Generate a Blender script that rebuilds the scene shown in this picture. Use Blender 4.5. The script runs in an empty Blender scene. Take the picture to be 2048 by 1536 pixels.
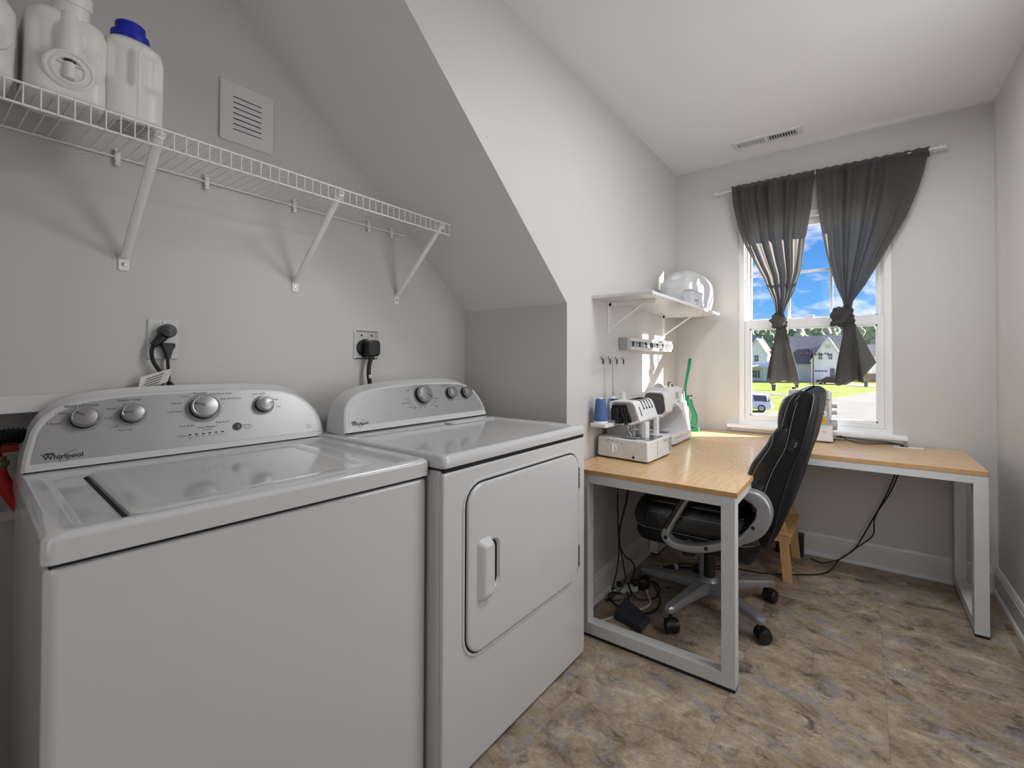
import bpy, bmesh, math, random
from math import sin, cos, pi, radians
from mathutils import Vector, Matrix, noise

random.seed(7)
SC = bpy.context.scene
COL = SC.collection

# ---------------------------------------------------------------- camera
CAM_POS = (1.08631, -1.90285, 1.17153)
YAW, PIT, ROL = 0.59196, 0.01208, 0.00199
cy_, sy_, cp_, sp_ = cos(YAW), sin(YAW), cos(PIT), sin(PIT)
fw = Vector((-sy_ * cp_, cy_ * cp_, sp_)); rt = Vector((cy_, sy_, 0)); up = rt.cross(fw)
r2 = rt * cos(ROL) + up * sin(ROL); u2 = -rt * sin(ROL) + up * cos(ROL)
cd = bpy.data.cameras.new('camera'); cam = bpy.data.objects.new('camera', cd); COL.objects.link(cam)
M3 = Matrix((r2, u2, -fw)).transposed().to_4x4(); M3.translation = Vector(CAM_POS); cam.matrix_world = M3
cd.sensor_width = 36.0; cd.lens = 900.03 * 36.0 / 2048.0
cd.shift_x = -90.86 / 2048.0; cd.shift_y = -57.29 / 2048.0
cd.clip_start = 0.02; cd.clip_end = 800
SC.camera = cam
SC.view_settings.view_transform = 'Standard'; SC.view_settings.look = 'None'
SC.view_settings.exposure = 0.0; SC.view_settings.gamma = 1.0; SC.view_settings.use_curve_mapping = False

# ---------------------------------------------------------------- sky, sun, ceiling lamp, added fill lights
def S(r, g, b):
    f = lambda c: (c / 12.92 if c <= 0.04045 else ((c + 0.055) / 1.055) ** 2.4)
    return (f(r / 255), f(g / 255), f(b / 255), 1.0)
W = bpy.data.worlds.new('sky'); SC.world = W; W.use_nodes = True
nt = W.node_tree; nt.nodes.clear()
N = lambda t: nt.nodes.new(t)
out = N('ShaderNodeOutputWorld'); bg = N('ShaderNodeBackground'); tc = N('ShaderNodeTexCoord')
sep = N('ShaderNodeSeparateXYZ'); rp = N('ShaderNodeValToRGB'); mp = N('ShaderNodeMapping')
nz = N('ShaderNodeTexNoise'); cr = N('ShaderNodeValToRGB'); mx = N('ShaderNodeMix'); mx.data_type = 'RGBA'
nt.links.new(tc.outputs['Generated'], sep.inputs[0]); nt.links.new(sep.outputs['Z'], rp.inputs[0])
rp.color_ramp.elements[0].position = 0.0; rp.color_ramp.elements[0].color = S(225, 236, 248)
rp.color_ramp.elements[1].position = 0.10; rp.color_ramp.elements[1].color = S(110, 178, 246)
e = rp.color_ramp.elements.new(0.35); e.color = S(50, 122, 222)
mp.inputs['Scale'].default_value = (1, 1, 2.2); mp.inputs['Location'].default_value = (0.35, 0.1, 0.42)
nt.links.new(tc.outputs['Generated'], mp.inputs[0]); nt.links.new(mp.outputs[0], nz.inputs['Vector'])
nz.inputs['Scale'].default_value = 6.5; nz.inputs['Detail'].default_value = 9; nz.inputs['Roughness'].default_value = 0.6
nt.links.new(nz.outputs['Fac'], cr.inputs[0])
cr.color_ramp.elements[0].position = 0.49; cr.color_ramp.elements[0].color = (0, 0, 0, 1)
cr.color_ramp.elements[1].position = 0.62; cr.color_ramp.elements[1].color = (1, 1, 1, 1)
nt.links.new(cr.outputs[0], mx.inputs[0]); nt.links.new(rp.outputs[0], mx.inputs[6]); mx.inputs[7].default_value = S(244, 247, 252)
nt.links.new(mx.outputs[2], bg.inputs['Color']); bg.inputs['Strength'].default_value = 1.15
nt.links.new(bg.outputs[0], out.inputs[0])

def light(name, kind, energy, loc, target=None, size=None, color=(1, 1, 1), rot=None, size_y=None):
    l = bpy.data.lights.new(name, kind); l.energy = energy; l.color = color
    if kind == 'AREA':
        l.shape = 'RECTANGLE' if size_y else 'SQUARE'; l.size = size
        if size_y: l.size_y = size_y
    o = bpy.data.objects.new(name, l); COL.objects.link(o); o.location = loc
    if target is not None:
        o.rotation_euler = (Vector(target) - Vector(loc)).to_track_quat('-Z', 'Y').to_euler()
    return o
sun = light('sun', 'SUN', 31.0, (20, 12, 15), target=(20 - 0.857 * 0.93, 12 - 0.515 * 0.93, 15 - 0.36), color=(1.0, 0.95, 0.87))
sun.data.angle = 0.006
# fill light added in front of the closed right wall (outside the frame), then the room's ceiling lamp (its place is above the upper edge of the frame) and a second added fill light behind the camera, with no real source
light('right_fill_light', 'AREA', 9.0, (1.645, -0.18, 1.30), target=(-0.3, -0.18, 1.36), size=0.75, size_y=1.15, color=(0.99, 0.995, 1.0))
light('ceiling_lamp_light', 'AREA', 18, (1.16, -0.20, 2.46), target=(1.16, -0.20, 0.0), size=0.45, color=(0.985, 0.99, 1.0))
light('rear_fill_light', 'AREA', 8.5, (1.1, -3.3, 1.5), target=(0.9, 0.4, 1.7), size=1.0, size_y=1.8, color=(0.985, 0.99, 1.0))

# ---------------------------------------------------------------- materials
MATS = {}
def nmat(name):
    m = bpy.data.materials.new(name); m.use_nodes = True
    return m, m.node_tree, m.node_tree.nodes['Principled BSDF']
def mat(name, col, rough=0.5, metal=0.0, spec=0.5, var=0.05, vs=8.0, bump=0.0, bs=120.0, coat=0.0, trans=0.0, sss=0.0):
    """principled paint/plastic/metal with slight procedural mottling and relief"""
    if name in MATS: return MATS[name]
    m, t, p = nmat(name); L = t.links.new
    tcn = t.nodes.new('ShaderNodeTexCoord'); n1 = t.nodes.new('ShaderNodeTexNoise'); n1.inputs['Scale'].default_value = vs
    n1.inputs['Detail'].default_value = 4
    L(tcn.outputs['Object'], n1.inputs['Vector'])
    r = t.nodes.new('ShaderNodeMapRange'); r.inputs[1].default_value = 0.25; r.inputs[2].default_value = 0.75
    r.inputs[3].default_value = 1 - var; r.inputs[4].default_value = 1 + var
    L(n1.outputs['Fac'], r.inputs[0])
    mm = t.nodes.new('ShaderNodeVectorMath'); mm.operation = 'SCALE'; mm.inputs[0].default_value = col[:3]
    L(r.outputs[0], mm.inputs['Scale']); L(mm.outputs[0], p.inputs['Base Color'])
    p.inputs['Roughness'].default_value = rough; p.inputs['Metallic'].default_value = metal
    p.inputs['Specular IOR Level'].default_value = spec; p.inputs['Coat Weight'].default_value = coat
    p.inputs['Coat Roughness'].default_value = 0.06
    if trans: p.inputs['Transmission Weight'].default_value = trans
    if sss:
        p.inputs['Subsurface Weight'].default_value = sss; p.inputs['Subsurface Radius'].default_value = (0.02, 0.02, 0.02)
    if bump:
        n2 = t.nodes.new('ShaderNodeTexNoise'); n2.inputs['Scale'].default_value = bs; n2.inputs['Detail'].default_value = 3
        L(tcn.outputs['Object'], n2.inputs['Vector'])
        b = t.nodes.new('ShaderNodeBump'); b.inputs['Strength'].default_value = bump; b.inputs['Distance'].default_value = 0.002
        L(n2.outputs['Fac'], b.inputs['Height']); L(b.outputs[0], p.inputs['Normal'])
    MATS[name] = m
    return m
WALL = mat('wall_paint', S(203, 201, 198), 0.42, spec=0.4, var=0.012, vs=1.5, bump=0.10, bs=260)
CEIL = mat('ceiling_paint', S(226, 226, 227), 0.75, spec=0.3, var=0.01, vs=2, bump=0.08, bs=200)
TRIM = mat('trim_paint', S(214, 214, 215), 0.35, var=0.015)
APPL = mat('appliance_enamel', S(202, 202, 203), 0.10, spec=0.5, var=0.008, vs=3, coat=0.25)
APPL2 = mat('appliance_plastic', S(206, 206, 207), 0.28, var=0.008, vs=3)
PANEL = mat('console_grey', S(168, 168, 169), 0.34, metal=0.35, var=0.02, vs=20)
GAP = mat('dark_gap', S(28, 28, 29), 0.8)
BLACKP = mat('black_plastic', S(22, 22, 23), 0.38, var=0.1)
CORD = mat('black_cord', S(17, 17, 18), 0.45, var=0.1)
CHROME = mat('chrome', S(185, 185, 186), 0.18, metal=1.0, var=0.02)
KNOB = mat('knob_grey', S(150, 150, 150), 0.3, metal=0.55, var=0.02, vs=40)
INK = mat('printed_ink', S(44, 44, 46), 0.6)
WIREW = mat('white_coated_wire', S(238, 238, 236), 0.35, var=0.02)
STEELW = mat('white_steel', S(205, 206, 207), 0.4, var=0.02, bump=0.03, bs=400)
HDPE = mat('milky_plastic', S(226, 225, 220), 0.36, var=0.02, vs=5, sss=0.15)
BLUECAP = mat('blue_cap', S(12, 32, 172), 0.4)
SEWW = mat('sewing_white', S(226, 226, 228), 0.3, var=0.01)
SEWG = mat('sewing_grey', S(172, 172, 174), 0.4, var=0.02)
DARKM = mat('dark_mechanism', S(40, 41, 43), 0.35, metal=0.4, var=0.3, vs=60)
STEEL = mat('steel', S(176, 176, 176), 0.28, metal=0.9, var=0.05)
LEATHER = mat('black_leather', S(12, 13, 14), 0.27, spec=0.55, var=0.15, vs=14, bump=0.10, bs=120, coat=0.35)
LEATHER2 = mat('black_leather_side', S(17, 18, 20), 0.55, spec=0.3, var=0.1, vs=14, bump=0.3, bs=180)
STITCH = mat('white_thread', S(160, 160, 158), 0.8)
GREYPL = mat('silver_grey_plastic', S(158, 159, 162), 0.34, metal=0.5, var=0.05, vs=10)
PINE = mat('birch_wood', S(206, 164, 112), 0.5, var=0.12, vs=25)
GREEN = mat('green_enamel', S(8, 128, 92), 0.3, var=0.1, vs=15)
RED = mat('red_rubber', S(176, 18, 22), 0.4, var=0.06)
BRASS = mat('brass', S(150, 132, 92), 0.35, metal=0.9)

def wood(name, along):
    m, t, p = nmat(name); L = t.links.new
    g = t.nodes.new('ShaderNodeNewGeometry'); mpn = t.nodes.new('ShaderNodeMapping')
    mpn.inputs['Scale'].default_value = (5.5, 0.55, 3) if along == 'y' else (0.55, 5.5, 3)
    L(g.outputs['Position'], mpn.inputs[0])
    w = t.nodes.new('ShaderNodeTexNoise'); w.inputs['Scale'].default_value = 1.6; w.inputs['Detail'].default_value = 2
    w.inputs['Distortion'].default_value = 0.4
    L(mpn.outputs[0], w.inputs['Vector'])
    ml = t.nodes.new('ShaderNodeMath'); ml.operation = 'MULTIPLY'; ml.inputs[1].default_value = 17
    L(w.outputs['Fac'], ml.inputs[0]); fr = t.nodes.new('ShaderNodeMath'); fr.operation = 'FRACT'; L(ml.outputs[0], fr.inputs[0])
    f = t.nodes.new('ShaderNodeTexNoise'); f.inputs['Scale'].default_value = 30; f.inputs['Detail'].default_value = 4
    L(mpn.outputs[0], f.inputs['Vector'])
    ad = t.nodes.new('ShaderNodeMath'); ad.operation = 'MULTIPLY_ADD'; ad.inputs[1].default_value = 0.45; L(fr.outputs[0], ad.inputs[0])
    L(f.outputs['Fac'], ad.inputs[2])
    c = t.nodes.new('ShaderNodeValToRGB'); c.color_ramp.elements[0].position = 0.25; c.color_ramp.elements[0].color = S(226, 194, 150)
    c.color_ramp.elements[1].position = 1.0; c.color_ramp.elements[1].color = S(202, 164, 118)
    L(ad.outputs[0], c.inputs[0]); L(c.outputs[0], p.inputs['Base Color'])
    p.inputs['Roughness'].default_value = 0.36; p.inputs['Coat Weight'].default_value = 0.35; p.inputs['Coat Roughness'].default_value = 0.16
    return m
WOODY, WOODX = wood('oak_laminate_long', 'y'), wood('oak_laminate_cross', 'x')
EDGE = mat('oak_edge_band', S(196, 152, 100), 0.45, var=0.08, vs=30)

def floor_mat():
    m, t, p = nmat('slate_vinyl'); L = t.links.new; A = lambda k: t.nodes.new(k)
    g = A('ShaderNodeNewGeometry'); oi = A('ShaderNodeObjectInfo')
    ad = A('ShaderNodeVectorMath'); ad.operation = 'ADD'
    sc = A('ShaderNodeVectorMath'); sc.operation = 'SCALE'; sc.inputs[0].default_value = (3.1, 2.3, 5.7); L(oi.outputs['Random'], sc.inputs['Scale'])
    L(g.outputs['Position'], ad.inputs[0]); L(sc.outputs[0], ad.inputs[1])
    mpn = A('ShaderNodeMapping'); mpn.inputs['Rotation'].default_value = (0, 0, radians(34)); mpn.inputs['Scale'].default_value = (3.0, 4.6, 2)
    L(ad.outputs[0], mpn.inputs[0])
    def nz_(s, d, rgh, dist=0.0, src=mpn):
        n = A('ShaderNodeTexNoise'); n.inputs['Scale'].default_value = s; n.inputs['Detail'].default_value = d
        n.inputs['Roughness'].default_value = rgh; n.inputs['Distortion'].default_value = dist; L(src.outputs[0], n.inputs['Vector']); return n
    n1 = nz_(1.9, 10, 0.72, 0.5); n2 = nz_(3.2, 11, 0.80, 0.5); n3 = nz_(2.4, 8, 0.7, 0.5); n4 = nz_(26, 10, 0.85, 0.3)
    c1 = A('ShaderNodeValToRGB'); el = c1.color_ramp.elements
    el[0].position = 0.36; el[0].color = S(112, 97, 82); el[1].position = 0.66; el[1].color = S(190, 176, 158)
    x = el.new(0.44); x.color = S(146, 128, 108); x = el.new(0.56); x.color = S(166, 149, 129)
    L(n1.outputs['Fac'], c1.inputs[0])
    c2 = A('ShaderNodeValToRGB'); c2.color_ramp.elements[0].position = 0.52; c2.color_ramp.elements[0].color = (0, 0, 0, 1)
    c2.color_ramp.elements[1].position = 0.66; c2.color_ramp.elements[1].color = (1, 1, 1, 1); L(n3.outputs['Fac'], c2.inputs[0])
    m1 = A('ShaderNodeMix'); m1.data_type = 'RGBA'; L(c2.outputs[0], m1.inputs[0]); L(c1.outputs[0], m1.inputs[6]); m1.inputs[7].default_value = S(142, 137, 142)
    c3 = A('ShaderNodeValToRGB'); c3.color_ramp.elements[0].position = 0.525; c3.color_ramp.elements[0].color = (0, 0, 0, 1)
    c3.color_ramp.elements[1].position = 0.63; c3.color_ramp.elements[1].color = (0.85, 0.85, 0.85, 1); L(n2.outputs['Fac'], c3.inputs[0])
    m2 = A('ShaderNodeMix'); m2.data_type = 'RGBA'; L(c3.outputs[0], m2.inputs[0]); L(m1.outputs[2], m2.inputs[6]); m2.inputs[7].default_value = S(78, 67, 62)
    mr = A('ShaderNodeMapRange'); mr.inputs[1].default_value = 0.3; mr.inputs[2].default_value = 0.7; mr.inputs[3].default_value = 0.60; mr.inputs[4].default_value = 1.40
    L(n4.outputs['Fac'], mr.inputs[0])
    m3 = A('ShaderNodeVectorMath'); m3.operation = 'SCALE'; L(m2.outputs[2], m3.inputs[0]); L(mr.outputs[0], m3.inputs['Scale'])
    L(m3.outputs[0], p.inputs['Base Color']); p.inputs['Roughness'].default_value = 0.42
    b = A('ShaderNodeBump'); b.inputs['Strength'].default_value = 0.35; b.inputs['Distance'].default_value = 0.002
    L(n4.outputs['Fac'], b.inputs['Height']); L(b.outputs[0], p.inputs['Normal'])
    return m
TILE = floor_mat()

def glass_mat(name, tint=(0.97, 0.98, 0.98, 1)):
    m = bpy.data.materials.new(name); m.use_nodes = True; t = m.node_tree; t.nodes.clear(); L = t.links.new
    o = t.nodes.new('ShaderNodeOutputMaterial'); a = t.nodes.new('ShaderNodeBsdfTransparent'); b = t.nodes.new('ShaderNodeBsdfGlossy')
    lw = t.nodes.new('ShaderNodeLayerWeight'); pw = t.nodes.new('ShaderNodeMath'); pw.operation = 'POWER'; pw.inputs[1].default_value = 5
    f = t.nodes.new('ShaderNodeMath'); f.operation = 'MULTIPLY_ADD'; f.inputs[1].default_value = 0.6; f.inputs[2].default_value = 0.02
    L(lw.outputs['Facing'], pw.inputs[0]); L(pw.outputs[0], f.inputs[0]); x = t.nodes.new('ShaderNodeMixShader')
    a.inputs[0].default_value = tint; b.inputs['Roughness'].default_value = 0.02
    L(f.outputs[0], x.inputs[0]); L(a.outputs[0], x.inputs[1]); L(b.outputs[0], x.inputs[2]); L(x.outputs[0], o.inputs[0])
    return m
GLASS = glass_mat('window_glass')

def cloth_mat():
    m = bpy.data.materials.new('curtain_cloth'); m.use_nodes = True; t = m.node_tree; t.nodes.clear(); L = t.links.new
    o = t.nodes.new('ShaderNodeOutputMaterial'); d = t.nodes.new('ShaderNodeBsdfDiffuse'); tr = t.nodes.new('ShaderNodeBsdfTranslucent')
    tcn = t.nodes.new('ShaderNodeTexCoord'); w = t.nodes.new('ShaderNodeTexNoise'); w.inputs['Scale'].default_value = 420
    r = t.nodes.new('ShaderNodeValToRGB'); r.color_ramp.elements[0].color = S(74, 74, 75); r.color_ramp.elements[1].color = S(98, 98, 99)
    L(tcn.outputs['Object'], w.inputs['Vector']); L(w.outputs['Fac'], r.inputs[0]); L(r.outputs[0], d.inputs[0])
    tr.inputs[0].default_value = S(130, 125, 119)
    x = t.nodes.new('ShaderNodeMixShader'); x.inputs[0].default_value = 0.42
    L(d.outputs[0], x.inputs[1]); L(tr.outputs[0], x.inputs[2])
    tp = t.nodes.new('ShaderNodeBsdfTransparent'); x2 = t.nodes.new('ShaderNodeMixShader'); x2.inputs[0].default_value = 0.02
    L(x.outputs[0], x2.inputs[1]); L(tp.outputs[0], x2.inputs[2]); L(x2.outputs[0], o.inputs[0])
    return m
CLOTH = cloth_mat()

def film_mat():
    m = bpy.data.materials.new('clear_film'); m.use_nodes = True; t = m.node_tree; t.nodes.clear(); L = t.links.new
    o = t.nodes.new('ShaderNodeOutputMaterial'); a = t.nodes.new('ShaderNodeBsdfTransparent'); b = t.nodes.new('ShaderNodeBsdfPrincipled')
    b.inputs['Base Color'].default_value = S(218, 219, 221); b.inputs['Roughness'].default_value = 0.5
    nn = t.nodes.new('ShaderNodeTexNoise'); nn.inputs['Scale'].default_value = 5; r = t.nodes.new('ShaderNodeMapRange')
    r.inputs[3].default_value = 0.48; r.inputs[4].default_value = 0.82; L(nn.outputs['Fac'], r.inputs[0])
    x = t.nodes.new('ShaderNodeMixShader'); L(r.outputs[0], x.inputs[0]); L(a.outputs[0], x.inputs[1]); L(b.outputs[0], x.inputs[2]); L(x.outputs[0], o.inputs[0])
    return m
FILM = film_mat()

# ---------------------------------------------------------------- mesh helpers
def rr(cx, cy, hx, hy, r, k=4, per=0):
    """rounded rectangle; per>0 resamples it evenly by arc length to per points"""
    r = max(1e-5, min(r, hx - 1e-6, hy - 1e-6)); P = []
    for (sx, sy, a0) in ((1, 1, 0), (-1, 1, 90), (-1, -1, 180), (1, -1, 270)):
        for i in range(k + 1):
            a = radians(a0 + 90 * i / k)
            P.append((cx + sx * (hx - r) + r * cos(a), cy + sy * (hy - r) + r * sin(a)))
    if per:
        Q = P + [P[0]]; d = [0]
        for i in range(len(P)): d.append(d[-1] + math.hypot(Q[i + 1][0] - Q[i][0], Q[i + 1][1] - Q[i][1]))
        out_ = []; j = 0
        for i in range(per):
            s = d[-1] * i / per
            while d[j + 1] < s: j += 1
            tt = (s - d[j]) / max(1e-9, d[j + 1] - d[j])
            out_.append((Q[j][0] + tt * (Q[j + 1][0] - Q[j][0]), Q[j][1] + tt * (Q[j + 1][1] - Q[j][1])))
        P = out_
    return P
XY = lambda a, b, w: (a, b, w)
YZ = lambda a, b, w: (w, a, b)          # plane facing +x, w = x
XZ = lambda a, b, w: (a, w, b)

class MB:
    def __init__(s): s.v = []; s.f = []
    def add(s, v, f):
        n = len(s.v); s.v += [tuple(p) for p in v]; s.f += [tuple(i + n for i in q) for q in f]; return s
    def box(s, x0, x1, y0, y1, z0, z1):
        v = [(x, y, z) for z in (z0, z1) for y in (y0, y1) for x in (x0, x1)]
        return s.add(v, [(0, 2, 3, 1), (4, 5, 7, 6), (0, 1, 5, 4), (2, 6, 7, 3), (0, 4, 6, 2), (1, 3, 7, 5)])
    def loft(s, loops, cap0=True, cap1=True, closed=True):
        n = len(loops[0]); v = [p for l in loops for p in l]; f = []
        for i in range(len(loops) - 1):
            for j in range(n if closed else n - 1):
                a, b = i * n + j, i * n + (j + 1) % n
                f.append((a, b, b + n, a + n))
        if cap0: f.append(tuple(range(n - 1, -1, -1)))
        if cap1: f.append(tuple(range((len(loops) - 1) * n, len(loops) * n)))
        return s.add(v, f)
    def rb(s, x0, x1, y0, y1, z0, z1, b=0.004, r=None, k=3, mp=XY):
        """box with rounded corners and chamfered ends along the third axis of mp"""
        cx, cy_, hx, hy = (x0 + x1) / 2, (y0 + y1) / 2, (x1 - x0) / 2, (y1 - y0) / 2
        r = r or b; b = min(b, hx * .9, hy * .9, abs(z1 - z0) * .45); L_ = []
        for z, q in ((z0, b), (z0 + b * .3, b * .3), (z0 + b, 0), (z1 - b, 0), (z1 - b * .3, b * .3), (z1, b)):
            L_.append([mp(a, c, z) for a, c in rr(cx, cy_, hx - q, hy - q, max(r - q, 1e-4), k)])
        return s.loft(L_)
    def cyl(s, p0, p1, r0, r1=None, n=16, caps=True):
        p0, p1 = Vector(p0), Vector(p1); r1 = r0 if r1 is None else r1; d = (p1 - p0).normalized()
        a = d.orthogonal().normalized(); b = d.cross(a)
        return s.loft([[p + (a * cos(2 * pi * i / n) + b * sin(2 * pi * i / n)) * r for i in range(n)] for p, r in ((p0, r0), (p1, r1))], caps, caps)
    def lathe(s, base, axis, prof, n=24):
        """prof: (radius, height along axis)"""
        base, d = Vector(base), Vector(axis).normalized(); a = d.orthogonal().normalized(); b = d.cross(a)
        return s.loft([[base + d * h + (a * cos(2 * pi * i / n) + b * sin(2 * pi * i / n)) * max(r, 1e-5) for i in range(n)] for r, h in prof])
    def tube(s, pts, r, n=8, closed=False, smooth=0, sq=None):
        P = [Vector(p) for p in pts]
        if smooth: P = catmull(P, smooth, closed)
        m = len(P); loops = []; ref = None
        for i in range(m):
            t = (P[(i + 1) % m] - P[i - 1]) if closed else (P[min(i + 1, m - 1)] - P[max(i - 1, 0)])
            t.normalize()
            if ref is None: ref = t.orthogonal().normalized()
            ref = (ref - t * ref.dot(t)).normalized(); b = t.cross(ref)
            rad = r(i / (m - 1)) if callable(r) else r
            loops.append([P[i] + (ref * cos(2 * pi * j / n) + b * sin(2 * pi * j / n)) * rad for j in range(n)])
        if closed: loops.append(loops[0]); return s.loft(loops, False, False)
        return s.loft(loops)
    def prism(s, poly, mp, w0, w1):
        return s.loft([[mp(a, b, w0) for a, b in poly], [mp(a, b, w1) for a, b in poly]])
    def grid(s, fn, nu, nv, wrapu=False):
        v = [fn(i / nu, j / nv) for j in range(nv + 1) for i in range(nu + (0 if wrapu else 1))]
        w = nu if wrapu else nu + 1; f = []
        for j in range(nv):
            for i in range(nu):
                a, b = j * w + i, j * w + (i + 1) % w
                f.append((a, b, b + w, a + w))
        return s.add(v, f)

def catmull(P, k, closed=False):
    m = len(P); R = []
    rng = range(m if closed else m - 1)
    for i in rng:
        p0 = P[i - 1] if (closed or i > 0) else P[0] * 2 - P[1]
        p1, p2 = P[i], P[(i + 1) % m]
        p3 = P[(i + 2) % m] if (closed or i + 2 < m) else P[-1] * 2 - P[-2]
        for j in range(k):
            t = j / k
            R.append(0.5 * ((2 * p1) + (-p0 + p2) * t + (2 * p0 - 5 * p1 + 4 * p2 - p3) * t * t + (-p0 + 3 * p1 - 3 * p2 + p3) * t ** 3))
    if not closed: R.append(P[-1])
    return R

def mesh(name, mb, m, off=(0, 0, 0), smooth=True, ang=38, recalc=True):
    me = bpy.data.meshes.new(name)
    me.from_pydata([(v[0] - off[0], v[1] - off[1], v[2] - off[2]) for v in mb.v], [], mb.f)
    if recalc:
        bm = bmesh.new(); bm.from_mesh(me); bmesh.ops.recalc_face_normals(bm, faces=bm.faces); bm.to_mesh(me); bm.free()
    if smooth:
        me.polygons.foreach_set('use_smooth', [True] * len(me.polygons)); me.set_sharp_from_angle(angle=radians(ang))
    me.materials.append(m); me.update()
    return me
def build(name, mb, m, parent=None, off=(0, 0, 0), label=None, **k):
    o = bpy.data.objects.new(name, mesh(name, mb, m, off, **k)); COL.objects.link(o)
    if k.get('smooth', True) and k.get('ang', 38) < 100:
        w = o.modifiers.new('weighted', 'WEIGHTED_NORMAL'); w.keep_sharp = True; w.weight = 80
    if parent: o.parent = parent
    if label: o['label'] = label
    return o
def struct(name, mb, m, parent=None, **k):
    o = build(name, mb, m, parent, **k)
    if not parent: o['kind'] = 'structure'
    return o
def tag(o, label, cat, group=None):
    o['label'] = label; o['category'] = cat
    if group: o['group'] = group
    return o
def single(name, mb, m, label, cat, group=None, **k):
    lo = [min(v[i] for v in mb.v) for i in range(3)]; hi = [max(v[i] for v in mb.v) for i in range(3)]
    off = ((lo[0] + hi[0]) / 2, (lo[1] + hi[1]) / 2, lo[2])
    o = build(name, mb, m, None, off, **k); o.location = off
    return tag(o, label, cat, group)
class T:
    """a thing: an Empty at its base; parts are given in world coordinates (or local=True)"""
    def __init__(s, name, label, cat, loc, rz=0.0, group=None, local=False):
        s.o = bpy.data.objects.new(name, None); COL.objects.link(s.o); s.o.location = loc; s.o.rotation_euler = (0, 0, rz)
        s.o.empty_display_size = 0.05
        tag(s.o, label, cat, group); s.off = (0, 0, 0) if (local or rz) else loc
    def p(s, name, mb, m, parent=None, label=None, **k):
        return build(name, mb, m, parent or s.o, s.off, label, **k)
def share(name, me, parent, loc=(0, 0, 0), rot=None):
    o = bpy.data.objects.new(name, me); COL.objects.link(o); o.parent = parent; o.location = loc
    if rot: o.rotation_euler = rot
    return o
def dup(root, loc, rz=None, label=None):
    r = root.copy(); COL.objects.link(r); r.location = loc
    if rz is not None: r.rotation_euler = (0, 0, rz)
    if label: r['label'] = label
    for ch in list(root.children):
        c_ = ch.copy(); COL.objects.link(c_); c_.parent = r
        for g in ch.children:
            d = g.copy(); COL.objects.link(d); d.parent = c_
    return r
def text(parent, s, origin, ux, uy, size, m, name='lettering', align='CENTER', bold=0.0):
    """flat printed lettering: ux reading direction, uy up direction (unit vectors)"""
    c = bpy.data.curves.new('text', 'FONT'); c.body = s; c.size = size; c.align_x = align; c.align_y = 'CENTER'
    c.offset = bold * size; c.resolution_u = 2
    t = bpy.data.objects.new('text', c); COL.objects.link(t)
    bpy.context.view_layer.update()
    me = bpy.data.meshes.new_from_object(t); bpy.data.objects.remove(t); bpy.data.curves.remove(c)
    ux, uy = Vector(ux).normalized(), Vector(uy).normalized(); uz = ux.cross(uy)
    mt = Matrix((ux, uy, uz)).transposed().to_4x4(); mt.translation = Vector(origin)
    me.transform(mt); me.materials.clear(); me.materials.append(m)
    o = bpy.data.objects.new(name, me); COL.objects.link(o); o.parent = parent
    return o

# ================================================================ room shell
RW, RY, RH, AD, AY, AZ, SL = 1.663, 1.249, 2.504, 0.638, -0.212, 1.430, 0.898
YF = -3.5; AL = -2.12; YT = AY - (RH - AZ) / SL
floor = struct('floor', MB().box(-0.75, RW + 0.1, YF - 0.1, RY + 0.12, -0.12, -0.004), mat('floor_base', S(70, 60, 52), 0.9))
TS = 0.4572
col = 0
for i in range(-5, 2):
    x0, x1 = 1.155 + i * TS, 1.155 + (i + 1) * TS
    oy = 0.15 if i % 2 else 0.15 + TS / 2
    for j in range(-9, 4):
        y0, y1 = oy + j * TS, oy + (j + 1) * TS
        a, b, c, d = max(x0, -AD), min(x1, RW), max(y0, YF), min(y1, RY)
        if b - a < 0.01 or d - c < 0.01 or (b <= 0.0 and (d < AL or c > AY)): continue
        dz_ = random.uniform(-0.0002, 0.0)
        build('tile', MB().rb(a + 0.0002, b - 0.0002, c + 0.0002, d - 0.0002, -0.006, dz_, b=0.0004, k=1), TILE, floor)
slope = lambda y: AZ + (AY - y) * SL
wl = [(AY, -0.1), (RY + 0.1, -0.1), (RY + 0.1, RH + 0.05), (YT, RH + 0.05), (YT, RH), (AY, AZ + 0.001)]
struct('wall_left', MB().prism(wl, YZ, -0.1, 0.0).box(-0.1, 0, YF - 0.1, AL, -0.1, RH + 0.05), WALL, ang=20)
wx0, wx1, wz0, wz1 = 0.416, 1.238, 0.757, 2.105
struct('wall_back', MB().box(-0.1, wx0, RY, RY + 0.12, -0.1, RH + .05).box(wx1, RW + 0.1, RY, RY + 0.12, -0.1, RH + .05)
       .box(wx0, wx1, RY, RY + 0.12, -0.1, wz0).box(wx0, wx1, RY, RY + 0.12, wz1, RH + .05), WALL, ang=20)
struct('wall_right', MB().box(RW, RW + 0.1, YF - 0.1, RY, -0.1, RH + 0.05), WALL)
struct('wall_front', MB().box(-0.1, RW, YF - 0.1, YF, -0.1, RH + 0.05), WALL)
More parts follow.
